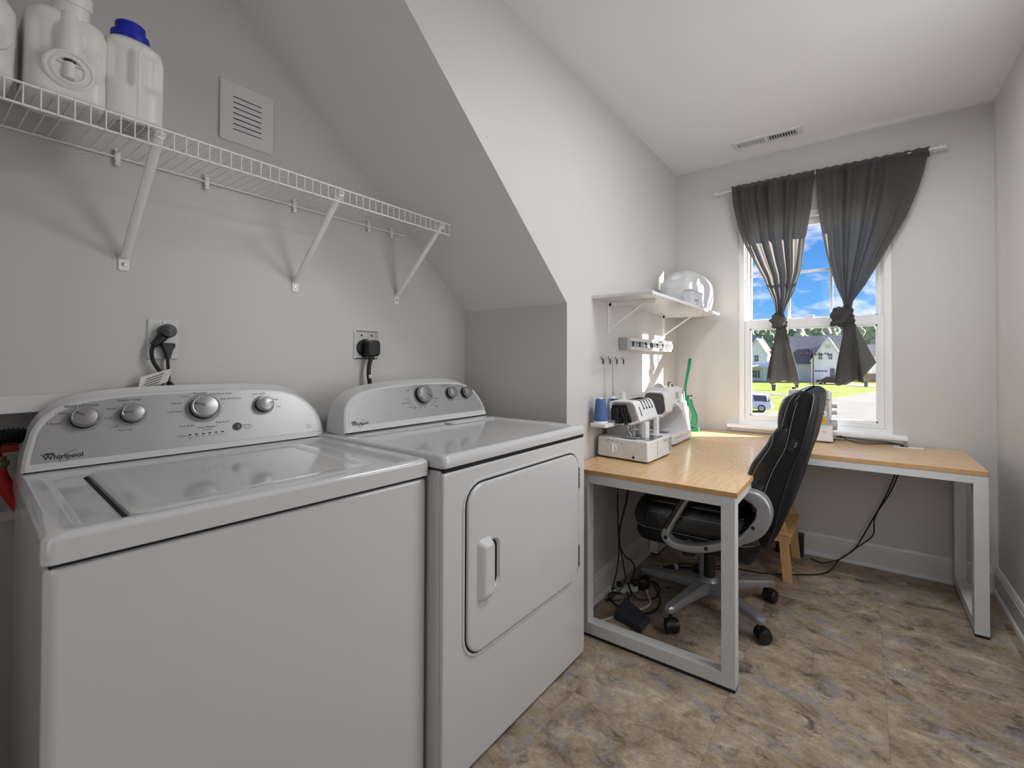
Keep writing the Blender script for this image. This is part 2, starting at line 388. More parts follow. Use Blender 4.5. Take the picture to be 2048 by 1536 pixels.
# alcove back wall with the recess of the water box at its left end
bx = (-2.02, -1.600, 0.80, 1.042)
ab = MB().box(-AD - 0.1, -AD, bx[1], AY + 0.1, -0.1, RH + 0.05).box(-AD - 0.1, -AD, AL - 0.1, bx[0], -0.1, RH + 0.05)
ab.box(-AD - 0.1, -AD, bx[0], bx[1], -0.1, bx[2]).box(-AD - 0.1, -AD, bx[0], bx[1], bx[3], RH + 0.05)
struct('wall_alcove_back', ab, WALL, ang=20)
struct('wall_alcove_right', MB().box(-AD, -0.1, AY, AY + 0.1, -0.1, AZ + 0.1), WALL)
struct('wall_alcove_left', MB().box(-AD, -0.1, AL - 0.1, AL, -0.1, RH + 0.05), WALL)
struct('ceiling', MB().box(-AD - 0.1, RW + 0.1, YF - 0.1, RY + 0.12, RH, RH + 0.1), CEIL)
sp_poly = [(AY + 0.0, AZ), (YT, RH), (YT, RH + 0.1), (AY + 0.1, RH + 0.1), (AY + 0.1, AZ)]
struct('ceiling', MB().prism(sp_poly, YZ, -AD - 0.1, -0.001), CEIL, ang=20)
# baseboards
bp = [(0, 0), (.026, 0), (.026, .010), (.022, .019), (.015, .024), (.015, .104), (.011, .110), (.0125, .117), (.006, .133), (0, .133)]
struct('baseboard_left', MB().prism(bp, lambda a, b, w: (a, w, b), AY, RY), TRIM, ang=25)
struct('baseboard_back', MB().prism(bp, lambda a, b, w: (w, RY - a, b), 0.026, RW - 0.026), TRIM, ang=25)
struct('baseboard_right', MB().prism(bp, lambda a, b, w: (RW - a, w, b), YF, RY), TRIM, ang=25)

# ---------------------------------------------------------------- window
VINYL = mat('window_vinyl', S(236, 237, 238), 0.35, var=0.01)
wf = MB()
fy0, fy1 = 1.256, 1.345
wf.box(wx0, wx0 + .036, fy0, fy1, wz0, wz1).box(wx1 - .036, wx1, fy0, fy1, wz0, wz1).box(wx0 + .036, wx1 - .036, fy0, fy1, wz1 - .036, wz1).box(wx0 + .036, wx1 - .036, fy0, fy1, wz0, wz0 + .03)
wf.box(wx0 + .036, wx0 + .046, 1.296, 1.304, wz0, wz1).box(wx1 - .046, wx1 - .036, 1.296, 1.304, wz0, wz1)
win = struct('window_1', wf, VINYL, ang=20)
def sash(name, x0, x1, z0, z1, y0, y1, st, rb_, rt_):
    m = MB()
    m.rb(x0, x0 + st, z0, z1, y0, y1, .003, mp=XZ).rb(x1 - st, x1, z0, z1, y0, y1, .003, mp=XZ)
    m.rb(x0 + st - .002, x1 - st + .002, z0, z0 + rb_, y0, y1, .003, mp=XZ).rb(x0 + st - .002, x1 - st + .002, z1 - rt_, z1, y0, y1, .003, mp=XZ)
    i = .008; ya = y0 + .006
    m.box(x0 + st, x0 + st + i, ya, y1, z0 + rb_, z1 - rt_).box(x1 - st - i, x1 - st, ya, y1, z0 + rb_, z1 - rt_)
    m.box(x0 + st, x1 - st, ya, y1, z0 + rb_, z0 + rb_ + i).box(x0 + st, x1 - st, ya, y1, z1 - rt_ - i, z1 - rt_)
    return struct(name, m, VINYL, win, ang=20)
lo = sash('lower_sash', wx0 + .036, wx1 - .036, wz0 + .03, 1.440, 1.262, 1.292, .032, .03, .056)
hi = sash('upper_sash', wx0 + .036, wx1 - .036, 1.395, wz1 - .036, 1.302, 1.330, .030, .045, .03)
build('pane', MB().box(wx0 + .06, wx1 - .06, 1.2755, 1.2785, wz0 + .05, 1.39), GLASS, lo)
build('pane', MB().box(wx0 + .06, wx1 - .06, 1.3145, 1.3175, 1.43, wz1 - .06), GLASS, hi)
for xm in (.712, .943): build('muntin', MB().rb(xm - .008, xm + .008, 1.435, wz1 - .064, 1.309, 1.323, .003, mp=XZ), VINYL, hi)
build('muntin', MB().rb(wx0 + .062, wx1 - .062, 1.729, 1.745, 1.310, 1.322, .003, mp=XZ), VINYL, hi)
build('sash_lock', MB().rb(.80, .85, 1.268, 1.29, 1.440, 1.452, .003).rb(.815, .86, 1.272, 1.28, 1.452, 1.46, .003), VINYL, win)
build('sill', MB().rb(.352, 1.302, 1.196, 1.262, .735, .760, .006), VINYL, win)
build('apron', MB().rb(.37, 1.284, .712, .736, 1.236, 1.2485, .004, mp=XZ), VINYL, win)

# ================================================================ outside
GZ = -3.3
GRASS = mat('lawn_grass', S(132, 142, 70), 0.9, spec=0.1, var=0.28, vs=0.35, bump=0.5, bs=6)
CONC = mat('street_concrete', S(136, 132, 127), 0.85, spec=0.1, var=0.06, vs=0.4)
def ground_poly(name, pts, z, m):
    o = build(name, MB().add([(x, y, z) for x, y in pts] + [(x, y, z - 0.4) for x, y in pts],
              [tuple(range(len(pts)))] + [tuple((i, (i + 1) % len(pts), len(pts) + (i + 1) % len(pts), len(pts) + i)) for i in range(len(pts))]), m, smooth=False)
    o['kind'] = 'structure'; return o
ground_poly('ground', [(-160, 6), (120, 6), (160, 320), (-220, 320)], GZ, GRASS)
ground_poly('street', [(-6.8, 64.0), (-4.2, 63.5), (-1.5, 61.7), (.6, 70), (3.3, 81.7), (6.8, 95), (40, 120), (60, 8), (-40, 8), (-40, 36), (-7.9, 38.9), (-5.6, 41.9), (-4.7, 42.5), (-6.3, 55.8)], GZ + .03, CONC)
ground_poly('sidewalk', [(-40, 79), (-16.9, 73), (-12.7, 70.9), (-7, 65.6), (-6.7, 61.7), (-11.7, 65.2), (-15.7, 68), (-40, 74)], GZ + .035, CONC)
ground_poly('driveway', [(-8.0, 107.5), (-5.56, 101.8), (-1.27, 98.1), (3.57, 91.1), (5.7, 87.7), (9, 92), (.3, 106), (-2.0, 108)], GZ + .04, CONC)
ground_poly('driveway', [(1.0, 128), (30, 120), (30, 126), (1.0, 134)], GZ + .04, CONC)
SIDING = mat('white_siding', S(252, 248, 242), 0.7, var=0.02, vs=0.5)
SIDING2 = mat('beige_siding', S(214, 204, 195), 0.7, var=0.03, vs=0.5)
ROOF = mat('grey_shingle', S(166, 155, 144), 0.9, var=0.12, vs=1.5)
ROOF2 = mat('dark_shingle', S(108, 99, 92), 0.9, var=0.14, vs=1.5)
PANE2 = mat('far_window_glass', S(84, 88, 94), 0.15)
def far_window(t, x, y, z, w, h, shutters=False):
    f = t.p('window', MB().box(x - w / 2 - .1, x + w / 2 + .1, y - .12, y, z - h / 2 - .1, z + h / 2 + .1), SIDING, smooth=False)
    for k in range(2):
        for q in range(2):
            xa = x - w / 2 + k * w / 2 + .04; za = z - h / 2 + q * h / 2 + .04
            t.p('pane', MB().box(xa, xa + w / 2 - .08, y - .15, y - .11, za, za + h / 2 - .08), PANE2, parent=f, smooth=False)
    if shutters:
        for s in (-1, 1):
            t.p('shutter', MB().box(x + s * (w / 2 + .28) - .14, x + s * (w / 2 + .28) + .14, y - .14, y - .02, z - h / 2, z + h / 2), ROOF2, smooth=False)
def gable(t, x0, x1, xp, ze, zp, y0, y1, wallm, roofm, th=.22, ov=.35):
    """house wing with its gable end facing the window"""
    t.p('wall', MB().prism([(x0, GZ - .2), (x1, GZ - .2), (x1, ze), (xp, zp), (x0, ze)], XZ, y0, y1), wallm, smooth=False)
    for xa in (x0, x1):
        dx, dz = xa - xp, ze - zp; e = 1 + ov / math.hypot(dx, dz)
        q = [(xp, zp), (xp + dx * e, zp + dz * e)]
        t.p('roof', MB().prism([q[0], q[1], (q[1][0], q[1][1] + th), (xp, zp + th)], XZ, y0 - .3, y1), roofm, smooth=False)
        t.p('fascia', MB().prism([q[0], q[1], (q[1][0], q[1][1] + th + .03), (xp, zp + th + .03)], XZ, y0 - .42, y0 - .3), SIDING, smooth=False)
def ridge(t, x0, x1, ze, zr, y0, y1, wallm, roofm):
    """house block whose roof plane faces the window"""
    ym = (y0 + y1) / 2
    t.p('wall', MB().prism([(y0, GZ - .2), (y1, GZ - .2), (y1, ze), (ym, zr - .1), (y0, ze)], YZ, x0, x1), wallm, smooth=False)
    t.p('roof', MB().prism([(y0 - .5, ze - .1), (ym, zr), (ym, zr + .25), (y0 - .5, ze + .15)], YZ, x0 - .4, x1 + .4), roofm, smooth=False)
    t.p('roof', MB().prism([(y1 + .5, ze - .1), (ym, zr), (ym, zr + .25), (y1 + .5, ze + .15)], YZ, x0 - .4, x1 + .4), roofm, smooth=False)
hb = T('house', 'white two-storey house with steep front gable and garage door, red car before it', 'house', (-6, 112, GZ))
ridge(hb, -12.9, -1.0, 2.9, 7.0, 116, 127, SIDING, ROOF)
gable(hb, -7.6, -1.5, -4.46, 1.23, 6.1, 108, 119, SIDING, ROOF2)
hb.p('wall', MB().box(-13.0, -7.6, 110, 116, GZ - .2, .7), SIDING2, smooth=False)
hb.p('roof', MB().loft([[(-13.4, 109.6, .6), (-7.4, 109.6, .6), (-7.4, 116, .6), (-13.4, 116, .6)], [(-11.0, 114.5, 4.0), (-8.6, 114.5, 4.0), (-8.6, 116, 4.0), (-11.0, 116, 4.0)]]), ROOF2, smooth=False)
gd = hb.p('garage_door', MB().box(-7.0, -4.55, 107.85, 108, GZ, -.62), SIDING, smooth=False)
for k in range(4): hb.p('pane', MB().box(-6.9 + k * .6, -6.42 + k * .6, 107.8, 107.86, -1.02, -.74), PANE2, parent=gd, smooth=False)
for k in range(3): hb.p('panel', MB().box(-6.9, -4.65, 107.8, 107.86, -3.2 + k * .72, -2.62 + k * .72), SIDING, parent=gd, smooth=False)
far_window(hb, -5.84, 108, 2.2, .75, 1.3); far_window(hb, -4.05, 108, 2.2, .75, 1.3)
hb.p('front_door', MB().box(-4.1, -3.3, 107.85, 108, GZ, -.3), PANE2, smooth=False)
hb.p('gable_vent', MB().box(-4.9, -4.0, 107.85, 108, 3.9, 4.6), SIDING2, smooth=False)
ha = T('house', 'white house with covered porch and shuttered window at left of the window view', 'house', (-19, 110, GZ))
ridge(ha, -31, -19.2, 2.6, 7.1, 113, 123, SIDING, ROOF)
gable(ha, -20.9, -16.1, -18.3, 2.6, 6.2, 108, 117, SIDING, ROOF)
ha.p('roof', MB().loft([[(-17.0, 109.5, .3), (-14.4, 109.5, .3), (-14.4, 116, .3), (-17.0, 116, .3)], [(-17.0, 113.0, 3.6), (-15.0, 113.0, 3.6), (-15.0, 116, 3.6), (-17.0, 116, 3.6)]]), ROOF2, smooth=False)
ha.p('wall', MB().box(-17, -14.7, 109.9, 116, GZ - .2, .4), SIDING2, smooth=False)
pr = ha.p('porch_roof', MB().prism([(105.6, -.25), (108.2, .55), (108.2, .7), (105.4, -.05)], YZ, -21.5, -15.7), SIDING, smooth=False)
for x in (-21.0, -16.4): ha.p('porch_post', MB().box(x - .12, x + .12, 105.8, 106.05, GZ, -.2), SIDING, smooth=False)
far_window(ha, -18.4, 108, 1.8, .95, 1.5); far_window(ha, -18.75, 108, -1.7, 1.1, 1.7, True)
hc = T('house', 'pale-roofed house at far right of the window view behind brown fence', 'house', (6, 124, GZ))
ridge(hc, 2.6, 14, .9, 4.9, 120, 131, SIDING, ROOF)
gable(hc, 3.2, 7.4, 5.3, .9, 4.2, 119, 124, SIDING, ROOF)
far_window(hc, 4.4, 119, -1.2, 1.0, 1.5)
fe = T('fence', 'brown wooden yard fence below pale-roofed house at far right', 'fence', (4.5, 117, GZ))
FW = mat('fence_wood', S(128, 104, 88), 0.9, var=0.15, vs=1)
pk = MB()
for i in range(60): pk.box(.6 + i * .15, .74 + i * .15, 117, 117.03, GZ, GZ + 1.8 + .03 * (i % 2))
pko = fe.p('pickets', pk, FW, smooth=False); pko['kind'] = 'stuff'
for i in range(5): fe.p('post', MB().box(.6 + i * 2.25, .72 + i * 2.25, 117.03, 117.13, GZ, GZ + 1.9), FW, smooth=False)
for z in (.35, 1.4): fe.p('rail', MB().box(.6, 9.6, 117.03, 117.08, GZ + z, GZ + z + .1), FW, smooth=False)

def car(name, label, loc, rz, L_, Hh, paint, suv):
    t = T(name, label, 'car', loc, rz, local=True)
    w = .9; b = Hh * (.62 if suv else .58)
    lower = [(-L_ / 2, .35), (-L_ / 2 + .05, b * .9), (-L_ * .30, b * 1.02), (L_ * .30, b * 1.04), (L_ / 2 - .08, b * .98), (L_ / 2, .5), (L_ / 2 - .05, .25), (-L_ / 2 + .1, .22)]
    loops = []
    for y, q in ((-w, .10), (-w + .06, .02), (-w + .14, 0), (w - .14, 0), (w - .06, .02), (w, .10)):
        loops.append([(x * (1 - q * .15), y, .62 + (z - .62) * (1 - q)) for x, z in lower])
    t.p('body', MB().loft(loops), paint)
    rf0, rf1 = (-L_ * .16, L_ * .40) if suv else (-L_ * .10, L_ * .22)
    cab = [(-L_ * .30, b), (rf0, Hh - .04), ((rf0 + rf1) / 2, Hh), (rf1, Hh - .06), (L_ * (.47 if suv else .36), b)]
    loops = [[(x, y * (1 - .16 * (z - b) / (Hh - b)), z) for x, z in cab] for y in (-w + .08, w - .08)]
    c = t.p('cabin', MB().loft(loops), PANE2)
    t.p('roof', MB().loft([[(x, y * .84, z) for x, z in ((rf0 - .05, Hh - .07), (rf0, Hh - .03), ((rf0 + rf1) / 2, Hh + .02), (rf1, Hh - .04), (rf1 + .05, Hh - .08))] for y in (-w + .06, w - .06)]), paint)
    for s in (-1, 1):
        for xx in (rf0 - .02, (rf0 + rf1) / 2 + .05, rf1):
            t.p('pillar', MB().tube([(xx - (.25 if xx < 0 else -.12), s * (w - .08), b), (xx, s * (w - .2), Hh - .05)], .05, 6), paint)
        for xx in (-L_ * .31, L_ * .31):
            wh = t.p('wheel', MB().lathe((xx, s * (w - .18), .33), (0, s, 0), [(.0, 0), (.30, 0), (.33, .03), (.33, .17), (.30, .2), (0, .2)], 20), BLACKP)
            t.p('rim', MB().lathe((xx, s * (w + .02), .33), (0, s, 0), [(0, 0), (.21, 0), (.22, .015), (.05, .03), (0, .03)], 10), STEEL, parent=wh)
        t.p('tail_lamp', MB().box(L_ / 2 - .12, L_ / 2 - .02, s * .62 - .14, s * .62 + .14, b * .72, b * .92), mat('tail_lamp_red', S(150, 30, 34), 0.3))
    return t
car('car', 'dark red sedan parked on driveway before white gabled house', (-3.7, 101.0, GZ + .04), radians(-22), 4.8, 1.45, mat('maroon_paint', S(120, 26, 44), 0.2, coat=0.5), False)
car('car', 'white crossover car parked on street at lower left of window view', (-7.45, 41.4, GZ + .03), radians(4), 4.3, 1.5, mat('white_paint', S(228, 228, 230), 0.2, coat=0.5), True)
binm = mat('bin_grey', S(92, 98, 104), 0.6)
for (x, y, h, lb) in ((-9.84, 73.6, .95, 'small grey bin on lawn by the sidewalk, left of the serger'), (1.93, 93.5, 1.15, 'dark grey wheeled trash bin at right edge of driveway'), (-7.85, 84.6, .9, 'dark post box on lawn just above the chair headrest')):
    t = T('trash_bin' if 'bin' in lb else 'post_box', lb, 'bin' if 'bin' in lb else 'post', (x, y, GZ))
    t.p('body', MB().loft([[(a, b, GZ + z) for a, b in rr(x, y, s, s * .9, .05)] for z, s in ((0, .24), (h * .85, .32), (h * .86, .35), (h * .9, .35))]), binm)
    t.p('lid', MB().loft([[(a, b, GZ + z) for a, b in rr(x, y, s, s * .9, .05)] for z, s in ((h * .9, .36), (h * .95, .34), (h, .2))]), binm)

# trees behind the houses: three kinds of crown, each tree its own object
def crown_mesh(seed, h):
    rnd = random.Random(seed); b = MB()
    for k in range(24):
        zz = h * (.16 + .80 * k / 23); rad = h * (.045 + .085 * math.sin(pi * min(1, (k + 3) / 25)))
        a = rnd.uniform(0, 6.28); dd = rad * rnd.uniform(.2, .8)
        c = Vector((cos(a) * dd, sin(a) * dd, zz)); r0 = rad * rnd.uniform(.55, .85)
        def fn(u, v, c=c, r0=r0):
            th, ph = 2 * pi * u, pi * v
            d = Vector((sin(ph) * cos(th), sin(ph) * sin(th), cos(ph)))
            q = c + d * r0
            n = noise.noise(q * .9 + Vector((seed, 0, 0))) * .5 + noise.noise(q * 2.3) * .35
            return c + d * r0 * (1 + n * .55)
        b.grid(fn, 14, 9, True)
    return b
CROWNS = [mat('foliage_olive', S(138, 148, 112), 0.9, spec=0.1, var=0.45, vs=1.2, bump=1.0, bs=4), mat('foliage_dark', S(112, 128, 100), 0.9, spec=0.1, var=0.45, vs=1.2, bump=1.0, bs=4), mat('foliage_grey', S(152, 156, 134), 0.9, spec=0.1, var=0.45, vs=1.2, bump=1.0, bs=4)]
BARK = mat('bark', S(96, 82, 70), 0.9, var=0.2)
cms = [mesh('crown', crown_mesh(i + 1, 11.0), CROWNS[i], ang=80) for i in range(3)]
tms = mesh('trunk', MB().tube([(0, 0, 0), (.1, .05, 3), (0, .1, 6.5)], lambda t: .28 - .15 * t, 8), BARK)
rt_ = random.Random(3)
ORD = 'first second third fourth fifth sixth seventh eighth ninth tenth eleventh twelfth thirteenth fourteenth fifteenth'.split()
for row, (yr, x0_, n_) in enumerate(((138, -28.6, 9), (145.5, -27.4, 9), (153, -30.4, 10))):
    for i in range(n_):
        x = x0_ + i * 4.1 + rt_.uniform(-.2, .2); k = (i * 2 + row) % 3
        s = rt_.uniform(1.26, 1.42) * (1 + .05 * row)
        o = bpy.data.objects.new('tree', None); COL.objects.link(o); o.location = (x, yr + rt_.uniform(-.4, .4), GZ - .1); o.scale = (s, s, s); o.rotation_euler = (0, 0, rt_.uniform(0, 6))
        tag(o, ['olive green', 'dark green', 'greyish green'][k] + ' woodland tree, ' + ORD[i] + ' from left in ' + ('front', 'middle', 'back')[row] + ' row behind the houses', 'tree', 'woodland trees behind the houses')
        share('crown', cms[k], o); share('trunk', tms, o)

# ================================================================ washer
def whirl(parent, org, ux, uy, size, m=INK):
    """maker's lettering with its swirl"""
    ux, uy = Vector(ux).normalized(), Vector(uy).normalized(); uz = ux.cross(uy); o = Vector(org)
    text(parent, 'Whirlpool', o, ux, uy, size, m, 'logo_lettering', bold=0.022)
    def ring(c, a, b, tilt, a0, a1, r):
        P = []
        for i in range(29):
            t = radians(a0 + (a1 - a0) * i / 28); x, y = a * cos(t), b * sin(t)
            P.append(o + ux * (c[0] + x * cos(tilt) - y * sin(tilt)) + uy * (c[1] + x * sin(tilt) + y * cos(tilt)) + uz * .0003)
        return P
    build('logo_swirl', MB().tube(ring((size * .55, 0), size * 1.25, size * .42, radians(42), 20, 320, 0), size * .022, 5)
          .tube(ring((-size * 1.60, size * .56), size * .70, size * .13, 0, -200, 120, 0), size * .03, 5)
          .tube(ring((-size * 1.50, size * .55), size * .40, size * .055, 0, -180, 160, 0), size * .03, 5), m, parent)

def console(t, poly, dep, z0, tilt, back, width_c, name='console'):
    a = radians(tilt); st, ct = sin(a), cos(a); nx, nz = ct, st
    P = lambda y, h, o=0.0: (-dep - h * st + nx * o, y, z0 + h * ct + nz * o)
    cyy = width_c; ch = 0.0
    def sc(y, h, d):
        # shrink towards the middle by about d
        k = 1 - d / .34
        return (cyy + (y - cyy) * k, h * (1 - d / .19) + (0.0 if h > .002 else 0))
    lift = lambda h: max(h, .0034)
    front = [P(*sc(y, lift(h), .008)) for y, h in poly]; rim = [P(*sc(y, lift(h), .002), -.004) for y, h in poly]; full = [P(y, h, -.012) for y, h in poly]
    bk = [(-dep - back, y, z0 + max(0, h * .965)) for y, h in poly]
    mid = [(-dep - back + .015 - 0, y, z0 + h) for y, h in poly]
    c = t.p(name, MB().loft([bk, mid, full, rim, front]), APPL2, ang=30)
    s0 = 1 if width_c else 0
    y0c, y1c = poly[0][0] + .006, poly[-1][0] - .004
    t.p('console_seam', MB().box(-dep - .02, -dep - .0012, y0c, y1c, z0 - .0006, z0 + .0032), GAP, smooth=False)
    return c, P

def knob(t, P, nrm, y, h, r, dep, ptr, parent=None, big=False):
    base = Vector(P(y, h, .002)); n = Vector(nrm)
    k = t.p('knob', MB().lathe(base, n, [(r * 1.02, 0), (r * 1.0, dep * .45), (r * .98, dep * .55), (0, dep * .56)], 32), BLACKP)
    t.p('knob_ring', MB().lathe(base, n, [(r * .97, dep * .5), (r * 1.0, dep * .62), (r * .97, dep * .86), (r * .9, dep * .95), (r * .86, dep * .94), (0, dep * .94)], 32), CHROME, parent=k)
    t.p('knob_face', MB().lathe(base, n, [(r * .86, dep * .90), (r * .85, dep * 1.0), (r * .5, dep * 1.06), (0, dep * 1.08)], 32), KNOB, parent=k)
    uy = Vector((0, 1, 0)); uh = Vector(P(0, 1, 0)) - Vector(P(0, 0, 0))
    d = (uy * cos(ptr) + uh * sin(ptr)).normalized(); s = d.cross(n)
    a, b = base + n * dep * 1.07 + d * r * .1, base + n * dep * 1.04 + d * r * .8
    t.p('pointer', MB().tube([a + s * r * .05, b + s * r * .05, b - s * r * .05, a - s * r * .05], r * .022, 5, closed=True), INK, parent=k)
    return k

wa = T('washing_machine', 'white top-loading washer with four grey knobs, nearest the camera', 'washer', (0.111, -1.075, 0), -0.058)
# local frame: x = 0 at the front, y = 0 at its right side
wa.p('cabinet', MB().rb(-.66, -.004, -.696, -.003, .02, .853, .010, .018, k=4), APPL)
wa.p('seam', MB().rb(-.655, -.012, -.690, -.009, .850, .862, .002), GAP)
W_ = .699
dk = []
for z, i, r in ((.859, .003, .014), (.861, 0, .016), (.894, 0, .016), (.901, .003, .017), (.905, .008, .019), (.906, .014, .022)):
    dk.append([(a, b, z) for a, b in rr(-.336, -W_ / 2, .339 - i, W_ / 2 - i, r, 5)])
for z, x0, x1, y0, y1, r in ((.906, -.560, -.022, -.664, -.040, .03), (.9035, -.555, -.027, -.659, -.045, .03), (.895, -.547, -.036, -.650, -.054, .03), (.893, -.543, -.041, -.645, -.059, .028)):
    dk.append([(a, b, z) for a, b in rr((x0 + x1) / 2, (y0 + y1) / 2, (x1 - x0) / 2, (y1 - y0) / 2, r, 5)])
wa.p('top_deck', MB().loft(dk), APPL, ang=50)
wa.p('lid_recess', MB().loft([[(a, b, .8935) for a, b in rr(-.281, -.352, .246, .247, .02, 5)], [(a, b, .8938) for a, b in rr(-.281, -.352, .2455, .2465, .02, 5)]]), GAP)
ld = []
for z, i, r in ((.8935, .0, .03), (.902, 0, .03), (.9045, .003, .03), (.9055, .010, .03), (.9055, .03, .03), (.9035, .045, .03), (.9035, .05, .03)):
    ld.append([(a, b, z) for a, b in rr(-.280, -.352, .243 - i, .240 - i, r, 5)])
wa.p('lid', MB().loft(ld), APPL, ang=50)
wpoly = [(-.692, 0), (-.690, .03), (-.686, .055), (-.677, .10), (-.668, .120), (-.658, .137), (-.634, .159), (-.598, .1765), (-.56, .183), (-.525, .1875), (-.46, .191), (-.40, .192), (-.33, .1918), (-.27, .191), (-.22, .1895), (-.176, .187), (-.14, .1835), (-.112, .177), (-.0736, .162), (-.0395, .133), (-.0173, .0993), (-.0085, .075), (-.0035, .0544), (-.0015, .03), (-.001, 0)]
wc, WP = console(wa, wpoly, .589, .906, 20, .100, -.346)
wn = (cos(radians(20)), 0, sin(radians(20)))
wuh = (-sin(radians(20)), 0, cos(radians(20)))
pan = [(-.346 + (y + .346) * .955, h * .93 + .0) for y, h in wpoly if h > .022]
pan = [(pan[0][0], .021)] + pan + [(pan[-1][0], .021)]
wpan = wa.p('control_panel', MB().loft([[WP(y, h, -.002) for y, h in pan], [WP(y, h, .0012) for y, h in pan]]), PANEL, parent=wc, ang=30)
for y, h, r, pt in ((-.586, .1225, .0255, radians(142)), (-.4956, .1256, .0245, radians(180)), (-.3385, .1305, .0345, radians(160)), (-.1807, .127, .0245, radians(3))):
    wa.p('dial_dish_shade', MB().lathe(WP(y, h, .0008), wn, [(r * 1.28, 0), (r * 1.28, .0012), (0, .0014)], 32), mat('panel_dish_shade', S(150, 150, 151), .45), parent=wc)  # flat darker disc: shade of a shallow dish round the knob, as colour
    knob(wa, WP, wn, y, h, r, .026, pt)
wa.p('start_button', MB().lathe(WP(-.259, .064, .001), wn, [(.0115, 0), (.0115, .004), (.009, .006), (0, .0068)], 20), mat('button_grey', S(74, 74, 76), .3))
for k in range(6): wa.p('indicator', MB().rb(-.3765 + k * .0157 - .0035, -.3765 + k * .0157 + .0035, -.0016, .0016, 0, .0006, .0004, mp=lambda a, b, w: WP(a, .0528 + b, .0012 + w)), GAP)
for s, y, h, z in [("RINSE OPTIONS", -0.5883, 0.1570, .0085), ("1 Rinse", -0.6239, 0.1406, .0078), ("2 Rinses", -0.6368, 0.1151, .0078), ("WASH TEMP", -0.4997, 0.1653, .0085), ("Hot", -0.5062, 0.1551, .0068), ("Warm", -0.5346, 0.1444, .0072), ("Cool", -0.5422, 0.1192, .0072), ("Cold", -0.5309, 0.0949, .0072), ("Tap Cold", -0.5112, 0.0844, .0072), ("Normal", -0.3441, 0.1765, .0098), ("Casual", -0.3808, 0.1695, .0072), ("Deep Water Wash", -0.2919, 0.1718, .0072), ("Delicate", -0.3996, 0.1489, .0072), ("Bulky Items/Sheets", -0.2672, 0.1549, .0072), ("Cold Wash", -0.4060, 0.1243, .0072), ("Drain & Spin", -0.3808, 0.0800, .0072), ("Clean Washer", -0.3357, 0.0712, .0075), ("with affresh", -.335, .0640, .0048), ("Rinse & Spin", -0.2939, 0.0828, .0072), ("Progress", -0.3945, 0.0524, .0062), ("SOIL LEVEL", -0.1880, 0.1651, .0078), ("Medium", -0.1433, 0.1431, .0066), ("Light", -0.1358, 0.1182, .0066), ("Start/Pause", -0.2323, 0.0669, .0056), ("Hold 3 Seconds", -.232, .0600, .0042), ("to Cancel", -.232, .0545, .0042),
                    ("Sensing", -.3765, .0455, .0040), ("Fill", -.3765, .041, .0040), ("Wash", -.3608, .0462, .0040), ("Rinse", -.3451, .0462, .0040), ("Spin", -.3294, .0462, .0040), ("Done", -.3137, .0462, .0040), ("Lid Lock", -.298, .0462, .0040)]:
    text(wc, s, WP(y, h, .0016), (0, 1, 0), wuh, z, INK)
whirl(wc, WP(-.6225, .0325, .0018), (0, 1, 0), wuh, .0160)
text(wc, '6th SENSE', WP(-.052, .0370, .0016), (0, 1, 0), wuh, .0040, INK)
wa.p('badge', MB().tube([WP(-.052 + .006 * cos(a), .0435 + .003 * sin(a), .0016) for a in [2 * pi * i / 20 for i in range(18)]], .0004, 5), INK, parent=wc)
for x, y in ((-.6, -.65), (-.6, -.05), (-.06, -.65), (-.06, -.05)): wa.p('foot', MB().cyl((x, y, 0), (x, y, .024), .022, .018, 14), BLACKP)

# ================================================================ dryer
dr = T('clothes_dryer', 'white front-door dryer with three grey knobs, between washer and desk', 'dryer', (0.168, -0.336, 0), -0.011)
dr.p('cabinet', MB().rb(-.69, -.016, -.733, -.004, .03, .872, .006, .008), APPL)
dr.p('seam', MB().rb(-.685, -.004, -.727, -.006, .866, .882, .002), GAP)
dr.p('front_panel', MB().rb(-.735, -.001, .012, .868, -.020, 0.0, .009, .012, k=3, mp=YZ), APPL)
tp = []
for z, i, r in ((.879, .003, .014), (.882, 0, .016), (.900, 0, .016), (.910, .004, .018), (.9145, .010, .02), (.915, .018, .02)):
    tp.append([(a, b, z) for a, b in rr(-.345, -.368, .349 - i, .370 - i, r, 5)])
for z, x0, x1, y0, y1 in ((.915, -.515, -.028, -.700, -.036), (.914, -.511, -.033, -.696, -.041), (.910, -.503, -.042, -.688, -.050), (.9095, -.5, -.046, -.684, -.054)):
    tp.append([(a, b, z) for a, b in rr((x0 + x1) / 2, (y0 + y1) / 2, (x1 - x0) / 2, (y1 - y0) / 2, .03, 5)])
dr.p('top', MB().loft(tp), APPL, ang=50)
dr.p('lint_screen_lid', MB().rb(-.520, -.455, -.285, -.02, .910, .9165, .002, .02, k=4), APPL)
# door with a recessed grip
door_o = [(.0, 0), (.004, 0)]
def dl(x, y0, y1, z0, z1, r): return [(x, a, b) for a, b in rr((y0 + y1) / 2, (z0 + z1) / 2, (y1 - y0) / 2, (z1 - z0) / 2, r, 6)]
DY0, DY1, DZ0, DZ1 = -.651, -.063, .330, .815
dr.p('door_gap', MB().loft([dl(-.006, DY0 - .006, DY1 + .006, DZ0 - .006, DZ1 + .006, .066), dl(.0012, DY0 - .006, DY1 + .006, DZ0 - .006, DZ1 + .006, .066)]), GAP)
dr.p('door_rim', MB().loft([dl(0.0, DY0 - .016, DY1 + .014, DZ0 - .014, DZ1 + .014, .074), dl(.003, DY0 - .013, DY1 + .012, DZ0 - .012, DZ1 + .012, .072), dl(.0035, DY0 - .008, DY1 + .008, DZ0 - .008, DZ1 + .008, .068), dl(.001, DY0 - .005, DY1 + .005, DZ0 - .005, DZ1 + .005, .065)], False, False), APPL)
